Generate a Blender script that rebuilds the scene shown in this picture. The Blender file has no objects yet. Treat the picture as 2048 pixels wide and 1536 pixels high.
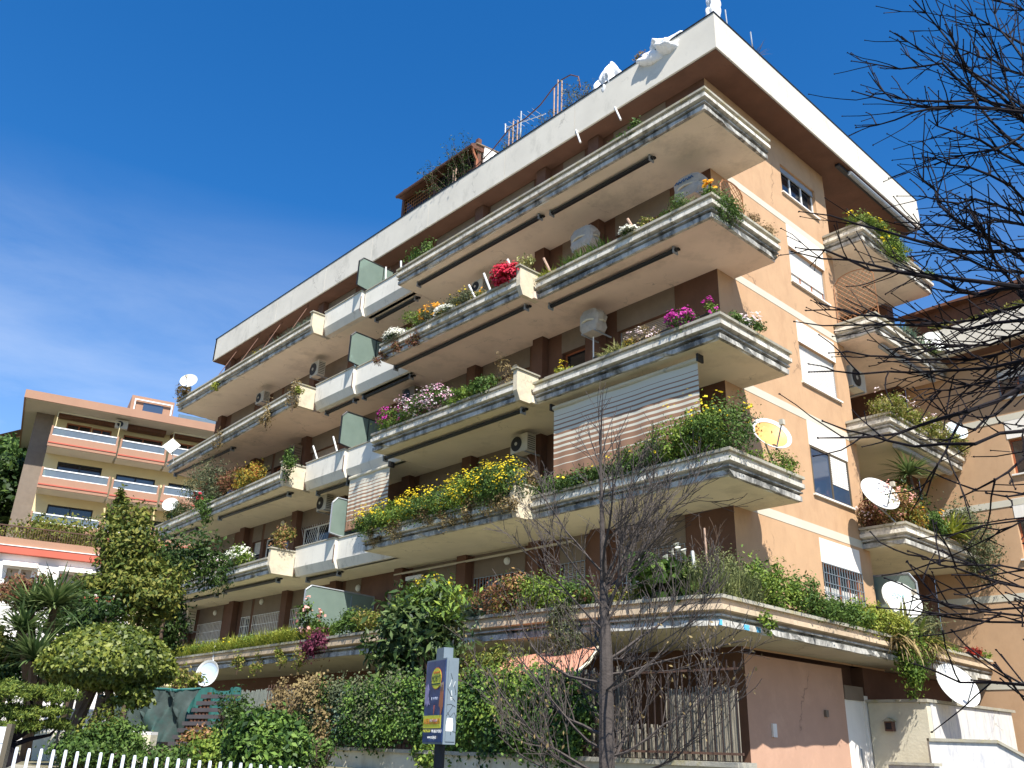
import bpy, math, random
import numpy as np
from mathutils import Vector, Matrix
random.seed(7); rng = np.random.default_rng(11)
scene = bpy.context.scene
col = scene.collection
# ---------------------------------------------------------------- camera
FPX, YAW, PIT, ROL = 1748.04, -0.83268, 0.39307, 0.03200
CAM = np.array([9.5054, -14.6996, 0.0])
_f = np.array([math.sin(YAW)*math.cos(PIT), math.cos(YAW)*math.cos(PIT), math.sin(PIT)])
_r = np.array([math.cos(YAW), -math.sin(YAW), 0.0]); _u = np.cross(_r, _f)
_c, _s = math.cos(ROL), math.sin(ROL)
RGT, UPV = _c*_r + _s*_u, -_s*_r + _c*_u
cam_d = bpy.data.cameras.new('camera'); cam = bpy.data.objects.new('camera', cam_d); col.objects.link(cam)
cam.matrix_world = Matrix(((RGT[0],UPV[0],-_f[0],CAM[0]),(RGT[1],UPV[1],-_f[1],CAM[1]),(RGT[2],UPV[2],-_f[2],CAM[2]),(0,0,0,1)))
cam_d.sensor_width = 36; cam_d.lens = FPX/2048*36; cam_d.clip_start = .1; cam_d.clip_end = 4000
scene.camera = cam
def ray(u, v):
    d = RGT*((u-1024)/FPX) - UPV*((v-768)/FPX) + _f
    return d
def at(u, v, **k):                       # the point seen at (u, v) on the plane X=, Y= or Z=
    d = ray(u, v); a, val = list(k.items())[0]; i = 'XYZ'.index(a)
    return CAM + d*((val-CAM[i])/d[i])
def far(u, v, D):                        # the point seen at (u, v) at ground distance D
    d = ray(u, v); return CAM + d/np.hypot(d[0], d[1])*D
def lineX(u, y, z):                      # X of the point on the line (y, z) seen at column u
    lo, hi = -60.0, 8.0
    for _ in range(50):
        m = (lo+hi)/2; q = np.array([m, y, z])-CAM
        uu = 1024+FPX*(q@RGT)/(q@_f)
        if uu < u: lo = m
        else: hi = m
    return m
# ---------------------------------------------------------------- world, sun
SUN = np.array([0.55, -0.285, 0.785]); SUN /= np.linalg.norm(SUN)
EL = math.asin(SUN[2]); AZ = math.atan2(SUN[0], SUN[1])
w = bpy.data.worlds.new('World'); scene.world = w; w.use_nodes = True
nt = w.node_tree; nt.nodes.clear()
def nn(nt, t, **k):
    n = nt.nodes.new(t)
    for a, b in k.items(): setattr(n, a, b)
    return n
out = nn(nt,'ShaderNodeOutputWorld'); bg = nn(nt,'ShaderNodeBackground'); sky = nn(nt,'ShaderNodeTexSky')
sky.sky_type = 'NISHITA'; sky.sun_disc = False; sky.sun_elevation = EL; sky.sun_rotation = AZ
sky.altitude = 0; sky.air_density = 1.0; sky.dust_density = .25; sky.ozone_density = 3.2
tc = nn(nt,'ShaderNodeTexCoord'); mp = nn(nt,'ShaderNodeMapping'); mp.inputs['Scale'].default_value = (1.0,1.0,3.6)
nz = nn(nt,'ShaderNodeTexNoise'); nz.inputs['Scale'].default_value = 3.0; nz.inputs['Detail'].default_value = 10; nz.inputs['Roughness'].default_value=.6; nz.inputs['Distortion'].default_value=.35
rp = nn(nt,'ShaderNodeValToRGB'); rp.color_ramp.elements[0].position=.40; rp.color_ramp.elements[0].color=(.14,.14,.14,1); rp.color_ramp.elements[1].position=.86; rp.color_ramp.elements[1].color=(.58,.58,.58,1)
sep = nn(nt,'ShaderNodeSeparateXYZ'); el = nn(nt,'ShaderNodeMapRange'); el.inputs[1].default_value=.54; el.inputs[2].default_value=.26; el.inputs[3].default_value=0; el.inputs[4].default_value=1
mu = nn(nt,'ShaderNodeMath', operation='MULTIPLY'); mx = nn(nt,'ShaderNodeMixRGB'); mx.inputs[2].default_value=(6.2,6.6,7.2,1)
hs = nn(nt,'ShaderNodeHueSaturation'); hs.inputs['Saturation'].default_value=1.36; hs.inputs['Value'].default_value=1.14; hs.inputs['Hue'].default_value=.505
L = nt.links.new
L(tc.outputs['Generated'], mp.inputs[0]); L(mp.outputs[0], nz.inputs['Vector']); L(nz.outputs['Fac'], rp.inputs[0])
L(tc.outputs['Generated'], sep.inputs[0]); L(sep.outputs['Z'], el.inputs[0]); L(rp.outputs[0], mu.inputs[0]); L(el.outputs[0], mu.inputs[1])
L(sky.outputs[0], hs.inputs['Color']); L(hs.outputs[0], mx.inputs[1]); L(mu.outputs[0], mx.inputs[0]); L(mx.outputs[0], bg.inputs[0]); L(bg.outputs[0], out.inputs[0])
bg.inputs[1].default_value = 0.098
sd = bpy.data.lights.new('sun', 'SUN'); sd.energy = 5.0; sd.angle = math.radians(.55); sd.color = (1, .955, .87)
so = bpy.data.objects.new('sun', sd); col.objects.link(so); so.location = (20, -10, 40)
so.rotation_euler = Vector(SUN).to_track_quat('Z', 'Y').to_euler()
scene.view_settings.view_transform = 'Standard'; scene.view_settings.look = 'None'
scene.view_settings.exposure = 0.85; scene.view_settings.gamma = 1; scene.view_settings.use_curve_mapping = False
# ---------------------------------------------------------------- materials
def material(name, c, rough=.8, var=.12, scale=3.0, streak=0, dirt=None, dirt_amt=.5, dirt_scale=1.2, bump=.0, bscale=40, metal=0, spec=.4, objrnd=0, dirt_lo=.5, crack=0, vec_scale=None):
    m = bpy.data.materials.new(name); m.use_nodes = True; t = m.node_tree; n = t.nodes; l = t.links.new
    b = n['Principled BSDF']; b.inputs['Roughness'].default_value = rough; b.inputs['Metallic'].default_value = metal
    b.inputs['Specular IOR Level'].default_value = spec
    geo = nn(t,'ShaderNodeNewGeometry'); src = geo.outputs['Position']
    if vec_scale:
        mpp = nn(t,'ShaderNodeMapping'); mpp.inputs['Scale'].default_value = vec_scale; l(src, mpp.inputs[0]); src = mpp.outputs[0]
    nz = nn(t,'ShaderNodeTexNoise'); nz.inputs['Scale'].default_value = scale; nz.inputs['Detail'].default_value = 8; nz.inputs['Roughness'].default_value = .6
    l(src, nz.inputs['Vector'])
    mr = nn(t,'ShaderNodeMapRange'); mr.inputs[1].default_value=.3; mr.inputs[2].default_value=.7; mr.inputs[3].default_value=1-var; mr.inputs[4].default_value=1+var
    l(nz.outputs['Fac'], mr.inputs[0])
    vm = nn(t,'ShaderNodeVectorMath', operation='SCALE'); vm.inputs[0].default_value = c[:3]; l(mr.outputs[0], vm.inputs['Scale'])
    cur = vm.outputs[0]
    if objrnd:
        oi = nn(t,'ShaderNodeObjectInfo'); m2 = nn(t,'ShaderNodeMapRange'); m2.inputs[3].default_value=1-objrnd; m2.inputs[4].default_value=1+objrnd*.6
        l(oi.outputs['Random'], m2.inputs[0]); v2 = nn(t,'ShaderNodeVectorMath', operation='SCALE'); l(cur, v2.inputs[0]); l(m2.outputs[0], v2.inputs['Scale']); cur = v2.outputs[0]
    def mixin(fac, colr):
        nonlocal cur
        x = nn(t,'ShaderNodeMixRGB'); l(fac, x.inputs[0]); l(cur, x.inputs[1]); x.inputs[2].default_value = (*colr, 1); cur = x.outputs[0]
    if dirt is not None:
        d = nn(t,'ShaderNodeTexNoise'); d.inputs['Scale'].default_value = dirt_scale; d.inputs['Detail'].default_value = 10; d.inputs['Roughness'].default_value=.72
        if streak:
            mp2 = nn(t,'ShaderNodeMapping'); mp2.inputs['Scale'].default_value = (streak, streak, 1); l(src, mp2.inputs[0]); l(mp2.outputs[0], d.inputs['Vector'])
        else: l(src, d.inputs['Vector'])
        r2 = nn(t,'ShaderNodeMapRange'); r2.inputs[1].default_value=dirt_lo; r2.inputs[2].default_value=dirt_lo+.17; r2.inputs[4].default_value=dirt_amt; l(d.outputs['Fac'], r2.inputs[0])
        mixin(r2.outputs[0], dirt)
    if crack:
        vo = nn(t,'ShaderNodeTexVoronoi'); vo.feature='DISTANCE_TO_EDGE'; vo.inputs['Scale'].default_value = crack
        wn = nn(t,'ShaderNodeTexNoise'); wn.inputs['Scale'].default_value=4; wn.inputs['Detail'].default_value=6; l(src, wn.inputs['Vector'])
        ad = nn(t,'ShaderNodeMixRGB'); ad.inputs[0].default_value=.35; l(src, ad.inputs[1]); l(wn.outputs['Color'], ad.inputs[2]); l(ad.outputs[0], vo.inputs['Vector'])
        r3 = nn(t,'ShaderNodeMapRange'); r3.inputs[1].default_value=.012; r3.inputs[2].default_value=.0; r3.inputs[4].default_value=1; l(vo.outputs['Distance'], r3.inputs[0])
        gate = nn(t,'ShaderNodeTexNoise'); gate.inputs['Scale'].default_value=.55; l(src, gate.inputs['Vector'])
        g2 = nn(t,'ShaderNodeMapRange'); g2.inputs[1].default_value=.56; g2.inputs[2].default_value=.62; g2.inputs[4].default_value=.7; l(gate.outputs['Fac'], g2.inputs[0])
        mm = nn(t,'ShaderNodeMath', operation='MULTIPLY'); l(r3.outputs[0], mm.inputs[0]); l(g2.outputs[0], mm.inputs[1]); mixin(mm.outputs[0], tuple(x*.35 for x in c[:3]))
    l(cur, b.inputs['Base Color'])
    if bump:
        bn = nn(t,'ShaderNodeTexNoise'); bn.inputs['Scale'].default_value=bscale; bn.inputs['Detail'].default_value=5; l(src, bn.inputs['Vector'])
        bb = nn(t,'ShaderNodeBump'); bb.inputs['Strength'].default_value=bump; bb.inputs['Distance'].default_value=.02; l(bn.outputs['Fac'], bb.inputs['Height']); l(bb.outputs[0], b.inputs['Normal'])
    return m
def leafmat(name, cols, rough=.5, trans=.25, spec=.35):
    m = bpy.data.materials.new(name); m.use_nodes = True; t = m.node_tree; n = t.nodes; l = t.links.new
    b = n['Principled BSDF']; b.inputs['Roughness'].default_value = rough; b.inputs['Specular IOR Level'].default_value = spec
    g = nn(t,'ShaderNodeNewGeometry'); r = nn(t,'ShaderNodeValToRGB'); r.color_ramp.interpolation='LINEAR'
    e = r.color_ramp.elements
    while len(e) < len(cols): e.new(.5)
    for i, c in enumerate(cols): e[i].position = i/(max(1,len(cols)-1)); e[i].color = (*c, 1)
    nz = nn(t,'ShaderNodeTexNoise'); nz.inputs['Scale'].default_value=1.7; nz.inputs['Detail'].default_value=3; l(g.outputs['Position'], nz.inputs['Vector'])
    mr = nn(t,'ShaderNodeMapRange'); mr.inputs[1].default_value=.3; mr.inputs[2].default_value=.7; mr.inputs[3].default_value=-.3; mr.inputs[4].default_value=.3; l(nz.outputs['Fac'], mr.inputs[0])
    ad = nn(t,'ShaderNodeMath', operation='ADD', use_clamp=True); l(g.outputs['Random Per Island'], ad.inputs[0]); l(mr.outputs[0], ad.inputs[1]); l(ad.outputs[0], r.inputs[0])
    l(r.outputs[0], b.inputs['Base Color'])
    tr = nn(t,'ShaderNodeBsdfTranslucent'); l(r.outputs[0], tr.inputs[0]); ms = nn(t,'ShaderNodeMixShader'); ms.inputs[0].default_value = trans
    l(b.outputs[0], ms.inputs[1]); l(tr.outputs[0], ms.inputs[2]); l(ms.outputs[0], n['Material Output'].inputs[0])
    return m
M = {}
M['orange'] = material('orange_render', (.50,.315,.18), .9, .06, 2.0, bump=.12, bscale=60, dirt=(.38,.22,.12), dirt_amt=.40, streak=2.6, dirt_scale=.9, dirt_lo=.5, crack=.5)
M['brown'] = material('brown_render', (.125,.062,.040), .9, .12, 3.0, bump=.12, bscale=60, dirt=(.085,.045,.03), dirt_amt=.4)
M['greywall'] = material('grey_brown_render', (.19,.15,.115), .9, .1, 3.0, bump=.1, bscale=60, dirt=(.2,.15,.11), dirt_amt=.4)
M['salmon'] = material('salmon_render', (.47,.285,.20), .9, .06, 1.4, bump=.15, bscale=50, dirt=(.60,.37,.26), dirt_amt=.6, dirt_scale=.8, crack=.6)
M['band'] = material('grey_band', (.56,.52,.42), .9, .05, 2.0, bump=.1, bscale=60)
M['whitepanel'] = material('white_panel', (.80,.75,.68), .85, .04, 2.0, bump=.08, bscale=60, dirt=(.66,.62,.55), dirt_amt=.3, streak=5)
M['parapet'] = material('roof_parapet_paint', (.62,.58,.50), .85, .07, .8, dirt=(.36,.34,.29), dirt_amt=.55, dirt_scale=.9, dirt_lo=.53, streak=1.8, bump=.12, bscale=25, crack=1.1)
M['roofsoffit'] = material('roof_soffit_brown', (.135,.070,.048), .9, .16, 1.6, dirt=(.12,.07,.05), dirt_amt=.6, bump=.2, bscale=20, crack=1.6)
M['panelwhite'] = material('balcony_panel_paint', (.70,.665,.58), .85, .07, 1.2, dirt=(.33,.31,.27), dirt_amt=.65, dirt_scale=1.3, streak=2.5, dirt_lo=.54, bump=.1, bscale=30)
M['pilaster'] = material('pilaster_plaster', (.60,.52,.38), .9, .12, 2.0, dirt=(.40,.36,.28), dirt_amt=.7, dirt_scale=2.3, dirt_lo=.5, bump=.3, bscale=14, crack=2.2)
M['coping'] = material('lichened_coping', (.36,.335,.27), .9, .18, 5.0, dirt=(.33,.27,.06), dirt_amt=.75, dirt_scale=2.2, dirt_lo=.52, bump=.3, bscale=30, objrnd=.2)
M['fascia'] = material('travertine_fascia', (.68,.635,.54), .8, .12, 4.0, dirt=(.15,.135,.105), dirt_amt=.85, dirt_scale=1.9, streak=3.2, dirt_lo=.49, bump=.3, bscale=24, objrnd=.2)
M['fascia_tan'] = material('tan_travertine_fascia', (.56,.43,.29), .8, .12, 4.0, dirt=(.22,.18,.13), dirt_amt=.7, dirt_scale=1.6, streak=3.5, dirt_lo=.56, bump=.25, bscale=24, objrnd=.2)
M['core'] = material('stained_concrete', (.52,.50,.45), .9, .2, 4.0, dirt=(.07,.07,.065), dirt_amt=.9, dirt_scale=1.1, streak=2.6, dirt_lo=.44, bump=.5, bscale=16)
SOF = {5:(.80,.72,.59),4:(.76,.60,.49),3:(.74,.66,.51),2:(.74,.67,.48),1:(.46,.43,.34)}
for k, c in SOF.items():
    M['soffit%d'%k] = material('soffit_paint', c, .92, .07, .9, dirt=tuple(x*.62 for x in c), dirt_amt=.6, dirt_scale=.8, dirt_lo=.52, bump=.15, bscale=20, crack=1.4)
M['soil'] = material('dark_soil', (.05,.035,.022), .95, .3, 20, bump=.6, bscale=50)
M['marble'] = material('streaked_marble', (.62,.60,.56), .6, .1, 1.5, dirt=(.33,.34,.40), dirt_amt=.7, dirt_scale=1.3, streak=4, dirt_lo=.47, bump=.15, bscale=12, crack=.6)
M['cream'] = material('cream_plaster', (.60,.55,.42), .9, .08, 1.6, dirt=(.42,.37,.27), dirt_amt=.5, bump=.3, bscale=18, crack=.8)
M['gardenwall'] = material('garden_wall_plaster', (.64,.59,.45), .9, .08, 1.5, dirt=(.38,.34,.24), dirt_amt=.6, streak=2, bump=.3, bscale=18)
M['asphalt'] = material('asphalt', (.075,.073,.07), .9, .2, 8, bump=.4, bscale=120)
M['paving'] = material('paving', (.13,.125,.11), .9, .15, 5, bump=.3, bscale=60)
M['earth'] = material('garden_earth', (.17,.15,.09), .95, .3, 4, dirt=(.07,.10,.03), dirt_amt=.9, bump=.5, bscale=20)
M['hill'] = material('hill_scrub', (.07,.07,.038), .95, .35, 1.5, dirt=(.12,.10,.06), dirt_amt=.6, bump=.8, bscale=4)
M['darkmetal'] = material('dark_metal', (.02,.022,.026), .45, .1, 10, metal=.3)
M['greymetal'] = material('grey_metal', (.30,.33,.36), .5, .08, 8, metal=.2, dirt=(.2,.15,.1), dirt_amt=.3)
M['shadedrust'] = material('shaded_rusty_iron', (.035,.022,.018), .8, .2, 20)  # darker copy of the fence rust, shade painted into its colour
M['rust'] = material('rusty_iron', (.10,.055,.038), .8, .3, 20, bump=.3)
M['whitemetal'] = material('white_metal', (.78,.78,.76), .4, .05, 8)
M['picket'] = material('painted_picket', (.66,.70,.76), .5, .07, 4, dirt=(.45,.32,.2), dirt_amt=.8, dirt_scale=9, dirt_lo=.60)
M['woodbrown'] = material('brown_wood', (.13,.055,.03), .6, .25, 9, vec_scale=(1,1,.3))
M['trellis'] = material('orange_brown_lattice', (.34,.15,.06), .6, .15, 9)
M['shutter'] = material('white_shutter', (.74,.72,.68), .5, .03, 4)
M['shutter_dark'] = material('beige_shutter', (.42,.33,.26), .6, .05, 4)
M['curtain'] = material('curtain', (.75,.73,.68), .8, .1, 6, vec_scale=(6,6,.3))
M['redbrown'] = material('red_brown_frame', (.33,.10,.04), .5, .1, 6)
M['bronze'] = material('bronze_frame', (.16,.13,.09), .4, .08, 6, metal=.4)
M['ac'] = material('air_conditioner_casing', (.50,.46,.37), .6, .06, 5, dirt=(.3,.26,.2), dirt_amt=.5)
M['accover'] = material('wrapped_cover', (.40,.37,.33), .85, .12, 7, bump=.8, bscale=9, dirt=(.27,.24,.2), dirt_amt=.5)
M['black'] = material('black_plastic', (.012,.012,.013), .5, .1, 5)
M['dish'] = material('white_dish', (.68,.68,.65), .45, .04, 3, dirt=(.5,.48,.42), dirt_amt=.4, dirt_scale=3)
M['rustdish'] = material('rusty_dish', (.66,.33,.10), .5, .08, 3, dirt=(.80,.66,.42), dirt_amt=.8, dirt_scale=4, dirt_lo=.60)
M['bluedish'] = material('pale_blue_dish', (.50,.60,.72), .4, .03, 3)
M['wrap'] = material('white_fleece_wrap', (.80,.80,.80), .85, .08, 6, bump=1.0, bscale=7)
M['net'] = material('green_black_shade_net', (.045,.065,.06), .8, .35, 3, bump=1.0, bscale=3, dirt=(.02,.09,.08), dirt_amt=.7)
M['teal'] = material('teal_net_edge', (.02,.11,.10), .7, .2, 5)
M['reed'] = material('reed_mat', (.30,.27,.21), .9, .45, 22, vec_scale=(2.6,2.6,.10), bump=.8, bscale=25)
M['greymat'] = material('grey_green_reed_mat', (.24,.26,.22), .9, .4, 22, vec_scale=(2.6,2.6,.25), bump=.8, bscale=25)
M['awnorange'] = material('terracotta_awning', (.55,.25,.16), .8, .05, 3)
M['bark'] = material('grey_brown_bark', (.065,.053,.047), .9, .3, 12, bump=.5, bscale=30)
M['darkbark'] = material('dark_bark', (.010,.0075,.009), .75, .3, 12, spec=.15)
M['browntwig'] = material('brown_bark', (.09,.06,.04), .9, .3, 12)
M['terra'] = material('terracotta_paint', (.36,.205,.135), .9, .05, 1, dirt=(.36,.18,.12), dirt_amt=.3)
M['redpaint'] = material('red_paint', (.48,.12,.08), .9, .06, 1)
M['yellowwall'] = material('pale_yellow_render', (.66,.55,.31), .9, .05, 1)
M['whitewall'] = material('white_render', (.80,.77,.74), .9, .04, 1)
M['whitesoffit'] = material('white_soffit', (.62,.56,.47), .9, .04, 1)
M['tiles'] = material('old_roof_tiles', (.20,.15,.11), .9, .3, 3, bump=.6, bscale=8)
M['darkglass'] = material('dark_glass', (.012,.014,.018), .06, .05, 1, spec=.8)
M['blueglass'] = material('blue_reflecting_glass', (.035,.06,.11), .05, .05, 1, spec=.9)
M['signblue'] = material('sign_poster_blue', (.018,.045,.15), .35, .35, 6, dirt=(.10,.13,.27), dirt_amt=.5, dirt_scale=3)
M['signgrey'] = material('sign_case_grey_blue', (.15,.19,.22), .5, .07, 6, dirt=(.18,.2,.22), dirt_amt=.4, dirt_scale=5)
M['yellow'] = material('yellow_print', (.62,.60,.05), .5, .04, 5)
M['darkgreenink'] = material('dark_green_print', (.01,.05,.03), .5, .04, 5)
M['orangeink'] = material('orange_print', (.55,.12,.03), .5, .1, 5)
M['paleink'] = material('pale_print', (.45,.50,.62), .5, .1, 5)
M['whiteink'] = material('white_paint_mark', (.80,.80,.76), .7, .05, 5)
M['blackink'] = material('black_marker', (.01,.012,.015), .6, .05, 5)
M['blueink'] = material('blue_marker', (.01,.09,.24), .6, .05, 5)
M['cyanink'] = material('cyan_print', (.22,.62,.62), .6, .05, 5)
M['purpleink'] = material('violet_print', (.30,.26,.42), .5, .3, 12)
M['copper'] = material('copper_pipe', (.36,.13,.06), .5, .1, 5)
M['cane'] = material('bamboo_cane', (.42,.28,.20), .7, .2, 9)
M['slatdark'] = material('dark_slat_paint', (.045,.04,.045), .6, .15, 5)
M['bin'] = material('brown_boxes', (.16,.12,.10), .8, .1, 3)
M['bluepaint'] = material('blue_repair_paint', (.10,.42,.70), .7, .1, 9)
def glassmat(name, c, a, rough=.12):
    m = bpy.data.materials.new(name); m.use_nodes = True; t = m.node_tree; l = t.links.new
    b = t.nodes['Principled BSDF']; b.inputs['Base Color'].default_value = (*c,1); b.inputs['Roughness'].default_value = rough
    nz = nn(t,'ShaderNodeTexNoise'); nz.inputs['Scale'].default_value = 2.5; nz.inputs['Detail'].default_value=6
    g = nn(t,'ShaderNodeNewGeometry'); l(g.outputs['Position'], nz.inputs['Vector'])
    r = nn(t,'ShaderNodeMapRange'); r.inputs[3].default_value=a-.12; r.inputs[4].default_value=a+.12; l(nz.outputs['Fac'], r.inputs[0])
    tr = nn(t,'ShaderNodeBsdfTransparent'); tr.inputs[0].default_value=(.62,.78,.70,1); ms = nn(t,'ShaderNodeMixShader'); l(r.outputs[0], ms.inputs[0]); l(tr.outputs[0], ms.inputs[1]); l(b.outputs[0], ms.inputs[2])
    l(ms.outputs[0], t.nodes['Material Output'].inputs[0]); return m
M['greenglass'] = glassmat('green_wired_glass', (.24,.31,.27), .62, .2)
M['clearglass'] = glassmat('balustrade_glass', (.20,.24,.30), .55, .08)
def awnmat():
    m = material('striped_canvas', (.6,.5,.4), .85, .05, 3); t = m.node_tree; l = t.links.new
    g = nn(t,'ShaderNodeTexCoord'); s = nn(t,'ShaderNodeSeparateXYZ'); l(g.outputs['Generated'], s.inputs[0])
    r = nn(t,'ShaderNodeValToRGB'); r.color_ramp.interpolation = 'CONSTANT'; e = r.color_ramp.elements
    C, B = (.62,.585,.48,1), (.30,.165,.10,1)
    stops = [(0,B)]; z = .19
    for wc, wb in [(.012,.085),(.016,.062),(.024,.050),(.030,.042),(.034,.036),(.038,.030),(.040,.025),(.044,.020),(.05,.014),(.055,.008),(.3,0)]:
        stops.append((z, C)); z += wc
        if wb: stops.append((z, B)); z += wb
    while len(e) < len(stops): e.new(.99)
    for i, (p, c) in enumerate(stops): e[i].position = min(1,p)
    for i, (p, c) in enumerate(stops): e[i].color = c
    l(s.outputs['Z'], r.inputs[0]); l(r.outputs[0], t.nodes['Principled BSDF'].inputs['Base Color']); return m
M['stripe'] = awnmat()
G = {  # foliage
 'dark': [(.012,.032,.008),(.03,.062,.012),(.075,.12,.025)],
 'topiary': [(.04,.065,.010),(.11,.145,.02),(.25,.27,.045)],
 'mid': [(.03,.065,.012),(.07,.13,.025),(.13,.20,.04)],
 'bright': [(.06,.11,.018),(.12,.20,.03),(.25,.32,.05)],
 'yellowgreen': [(.12,.17,.025),(.25,.29,.04),(.40,.40,.07)],
 'grey': [(.05,.065,.03),(.10,.12,.06),(.18,.19,.09)],
 'blue': [(.07,.12,.09),(.14,.21,.15),(.25,.33,.22)],
 'dry': [(.10,.07,.03),(.22,.16,.07),(.36,.27,.12)],
 'autumn': [(.06,.09,.02),(.22,.20,.03),(.42,.30,.04),(.30,.08,.02)],
 'photinia': [(.06,.09,.02),(.16,.18,.03),(.36,.19,.07),(.42,.22,.13)],
 'sedum': [(.08,.12,.02),(.20,.24,.03),(.34,.26,.09),(.10,.15,.02)],
 'purple': [(.05,.01,.025),(.12,.02,.05),(.22,.06,.10)],
 'red': [(.20,.015,.01),(.45,.05,.03)],
 'ivy': [(.012,.035,.008),(.035,.08,.014),(.09,.16,.03),(.17,.27,.05)],
 'pine': [(.05,.09,.015),(.12,.17,.03),(.22,.26,.04)],
 'yucca': [(.05,.09,.03),(.12,.18,.06),(.26,.32,.12)],
 'variegated': [(.25,.27,.08),(.50,.48,.22),(.10,.15,.03)],
 'rosemary': [(.07,.09,.035),(.15,.18,.07),(.26,.28,.10)],
 'brownleaf': [(.10,.035,.02),(.22,.09,.05),(.12,.12,.03)],
 'shrub': [(.04,.065,.012),(.10,.135,.022),(.24,.23,.045),(.08,.11,.018)],
 'loquat': [(.012,.032,.010),(.04,.08,.02),(.16,.22,.07),(.03,.06,.015)]}
for k, v in G.items(): M['leaf_'+k] = leafmat('leaf_'+k, v, .5 if k in ('topiary','loquat','ivy','dark') else .6, .22, .35 if k in ('topiary','loquat') else .25)
for k, v in {'white':[(.75,.75,.62),(.85,.84,.76)],'yellow':[(.62,.46,.02),(.80,.62,.03)],'orange':[(.80,.30,.02),(.85,.45,.03)],'magenta':[(.38,.02,.22),(.60,.06,.38)],
             'pink':[(.55,.20,.35),(.75,.55,.62),(.8,.74,.74)],'crimson':[(.40,.01,.03),(.75,.05,.10)],'palepink':[(.7,.5,.52),(.82,.76,.74)],'salmonpink':[(.75,.28,.24),(.8,.5,.42)]}.items():
    M['fl_'+k] = leafmat('petal_'+k, v, .6, .3, .2)
# ---------------------------------------------------------------- helpers
def tag(o, label=None, cat=None, group=None, kind=None):
    if label: o['label'] = label
    if cat: o['category'] = cat
    if group: o['group'] = group
    if kind: o['kind'] = kind
    return o
def empty(name, loc=(0,0,0), rz=0, label=None, cat=None, group=None):
    o = bpy.data.objects.new(name, None); col.objects.link(o); o.location = tuple(float(x) for x in loc); o.rotation_euler = (0,0,rz)
    o.empty_display_size = .1
    return tag(o, label, cat, group)
class MB:
    def __init__(s): s.v = []; s.f = []
    def poly(s, pts):
        n = len(s.v); s.v += [tuple(map(float,p)) for p in pts]; s.f.append(tuple(range(n, n+len(pts)))); return s
    def hexa(s, p):                       # 8 corners, bottom ring then top ring (both counter-clockwise from above)
        n = len(s.v); s.v += [tuple(map(float,q)) for q in p]
        for a in ((3,2,1,0),(4,5,6,7),(0,1,5,4),(1,2,6,5),(2,3,7,6),(3,0,4,7)): s.f.append(tuple(n+i for i in a))
        return s
    def box(s, x0,x1,y0,y1,z0,z1): return s.hexa([(x0,y0,z0),(x1,y0,z0),(x1,y1,z0),(x0,y1,z0),(x0,y0,z1),(x1,y0,z1),(x1,y1,z1),(x0,y1,z1)])
    def prism(s, poly, z0, z1):
        n = len(s.v); k = len(poly)
        s.v += [(float(x),float(y),float(z0)) for x,y in poly]+[(float(x),float(y),float(z1)) for x,y in poly]
        s.f.append(tuple(n+i for i in range(k-1,-1,-1))); s.f.append(tuple(n+k+i for i in range(k)))
        for i in range(k): j=(i+1)%k; s.f.append((n+i,n+j,n+k+j,n+k+i))
        return s
    def loft(s, rings, closed=True, caps=True):
        n = len(s.v); k = len(rings[0])
        for r in rings: s.v += [tuple(map(float,p)) for p in r]
        for a in range(len(rings)-1):
            for i in range(k if closed else k-1):
                j=(i+1)%k; s.f.append((n+a*k+i, n+a*k+j, n+(a+1)*k+j, n+(a+1)*k+i))
        if caps: s.f.append(tuple(n+i for i in range(k-1,-1,-1))); s.f.append(tuple(n+(len(rings)-1)*k+i for i in range(k)))
        return s
    def tube(s, path, r, n=6, r1=None):
        path = [np.array(p, float) for p in path]; m = len(path); rr = r if isinstance(r,(list,tuple)) else [r+(0 if r1 is None else (r1-r)*i/max(1,m-1)) for i in range(m)]
        rings = []; ref = np.array([.13,.31,.94])
        for i, p in enumerate(path):
            d = path[min(i+1,m-1)]-path[max(i-1,0)]; d = d/(np.linalg.norm(d)+1e-9)
            a = np.cross(d, ref); la = np.linalg.norm(a)
            if la < 1e-3: a = np.cross(d, [1,0,0]); la = np.linalg.norm(a)
            a /= la; b = np.cross(d, a)
            rings.append([p+rr[i]*(math.cos(2*math.pi*k/n)*a+math.sin(2*math.pi*k/n)*b) for k in range(n)])
        return s.loft(rings)
    def lathe(s, prof, c=(0,0,0), axis=(0,0,1), n=16):
        ax = Vector(axis).normalized(); q = ax.to_track_quat('Z','Y'); c = Vector(tuple(map(float,c)))
        rings = [[tuple(c+q@Vector((r*math.cos(2*math.pi*k/n), r*math.sin(2*math.pi*k/n), z))) for k in range(n)] for r, z in prof]
        return s.loft(rings)
    def build(s, name, mat, parent=None, origin=None, smooth=False):
        vs = s.v
        if parent is not None: o0 = parent.matrix_basis.translation if origin is None else Vector(origin)
        elif origin is not None: o0 = Vector(tuple(map(float,origin)))
        elif vs:
            a = np.array(vs); o0 = Vector((float(a[:,0].mean()), float(a[:,1].mean()), float(a[:,2].min())))
        else: o0 = Vector((0,0,0))
        me = bpy.data.meshes.new(name); me.from_pydata([(v[0]-o0[0],v[1]-o0[1],v[2]-o0[2]) for v in vs], [], s.f)
        me.materials.append(M[mat] if isinstance(mat,str) else mat)
        if smooth: me.polygons.foreach_set('use_smooth', [True]*len(me.polygons))
        o = bpy.data.objects.new(name, me); col.objects.link(o)
        if parent is not None:
            o.parent = parent
            if origin is not None: o.location = tuple(Vector(origin)-parent.matrix_basis.translation)
        else: o.location = o0
        return o
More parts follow.
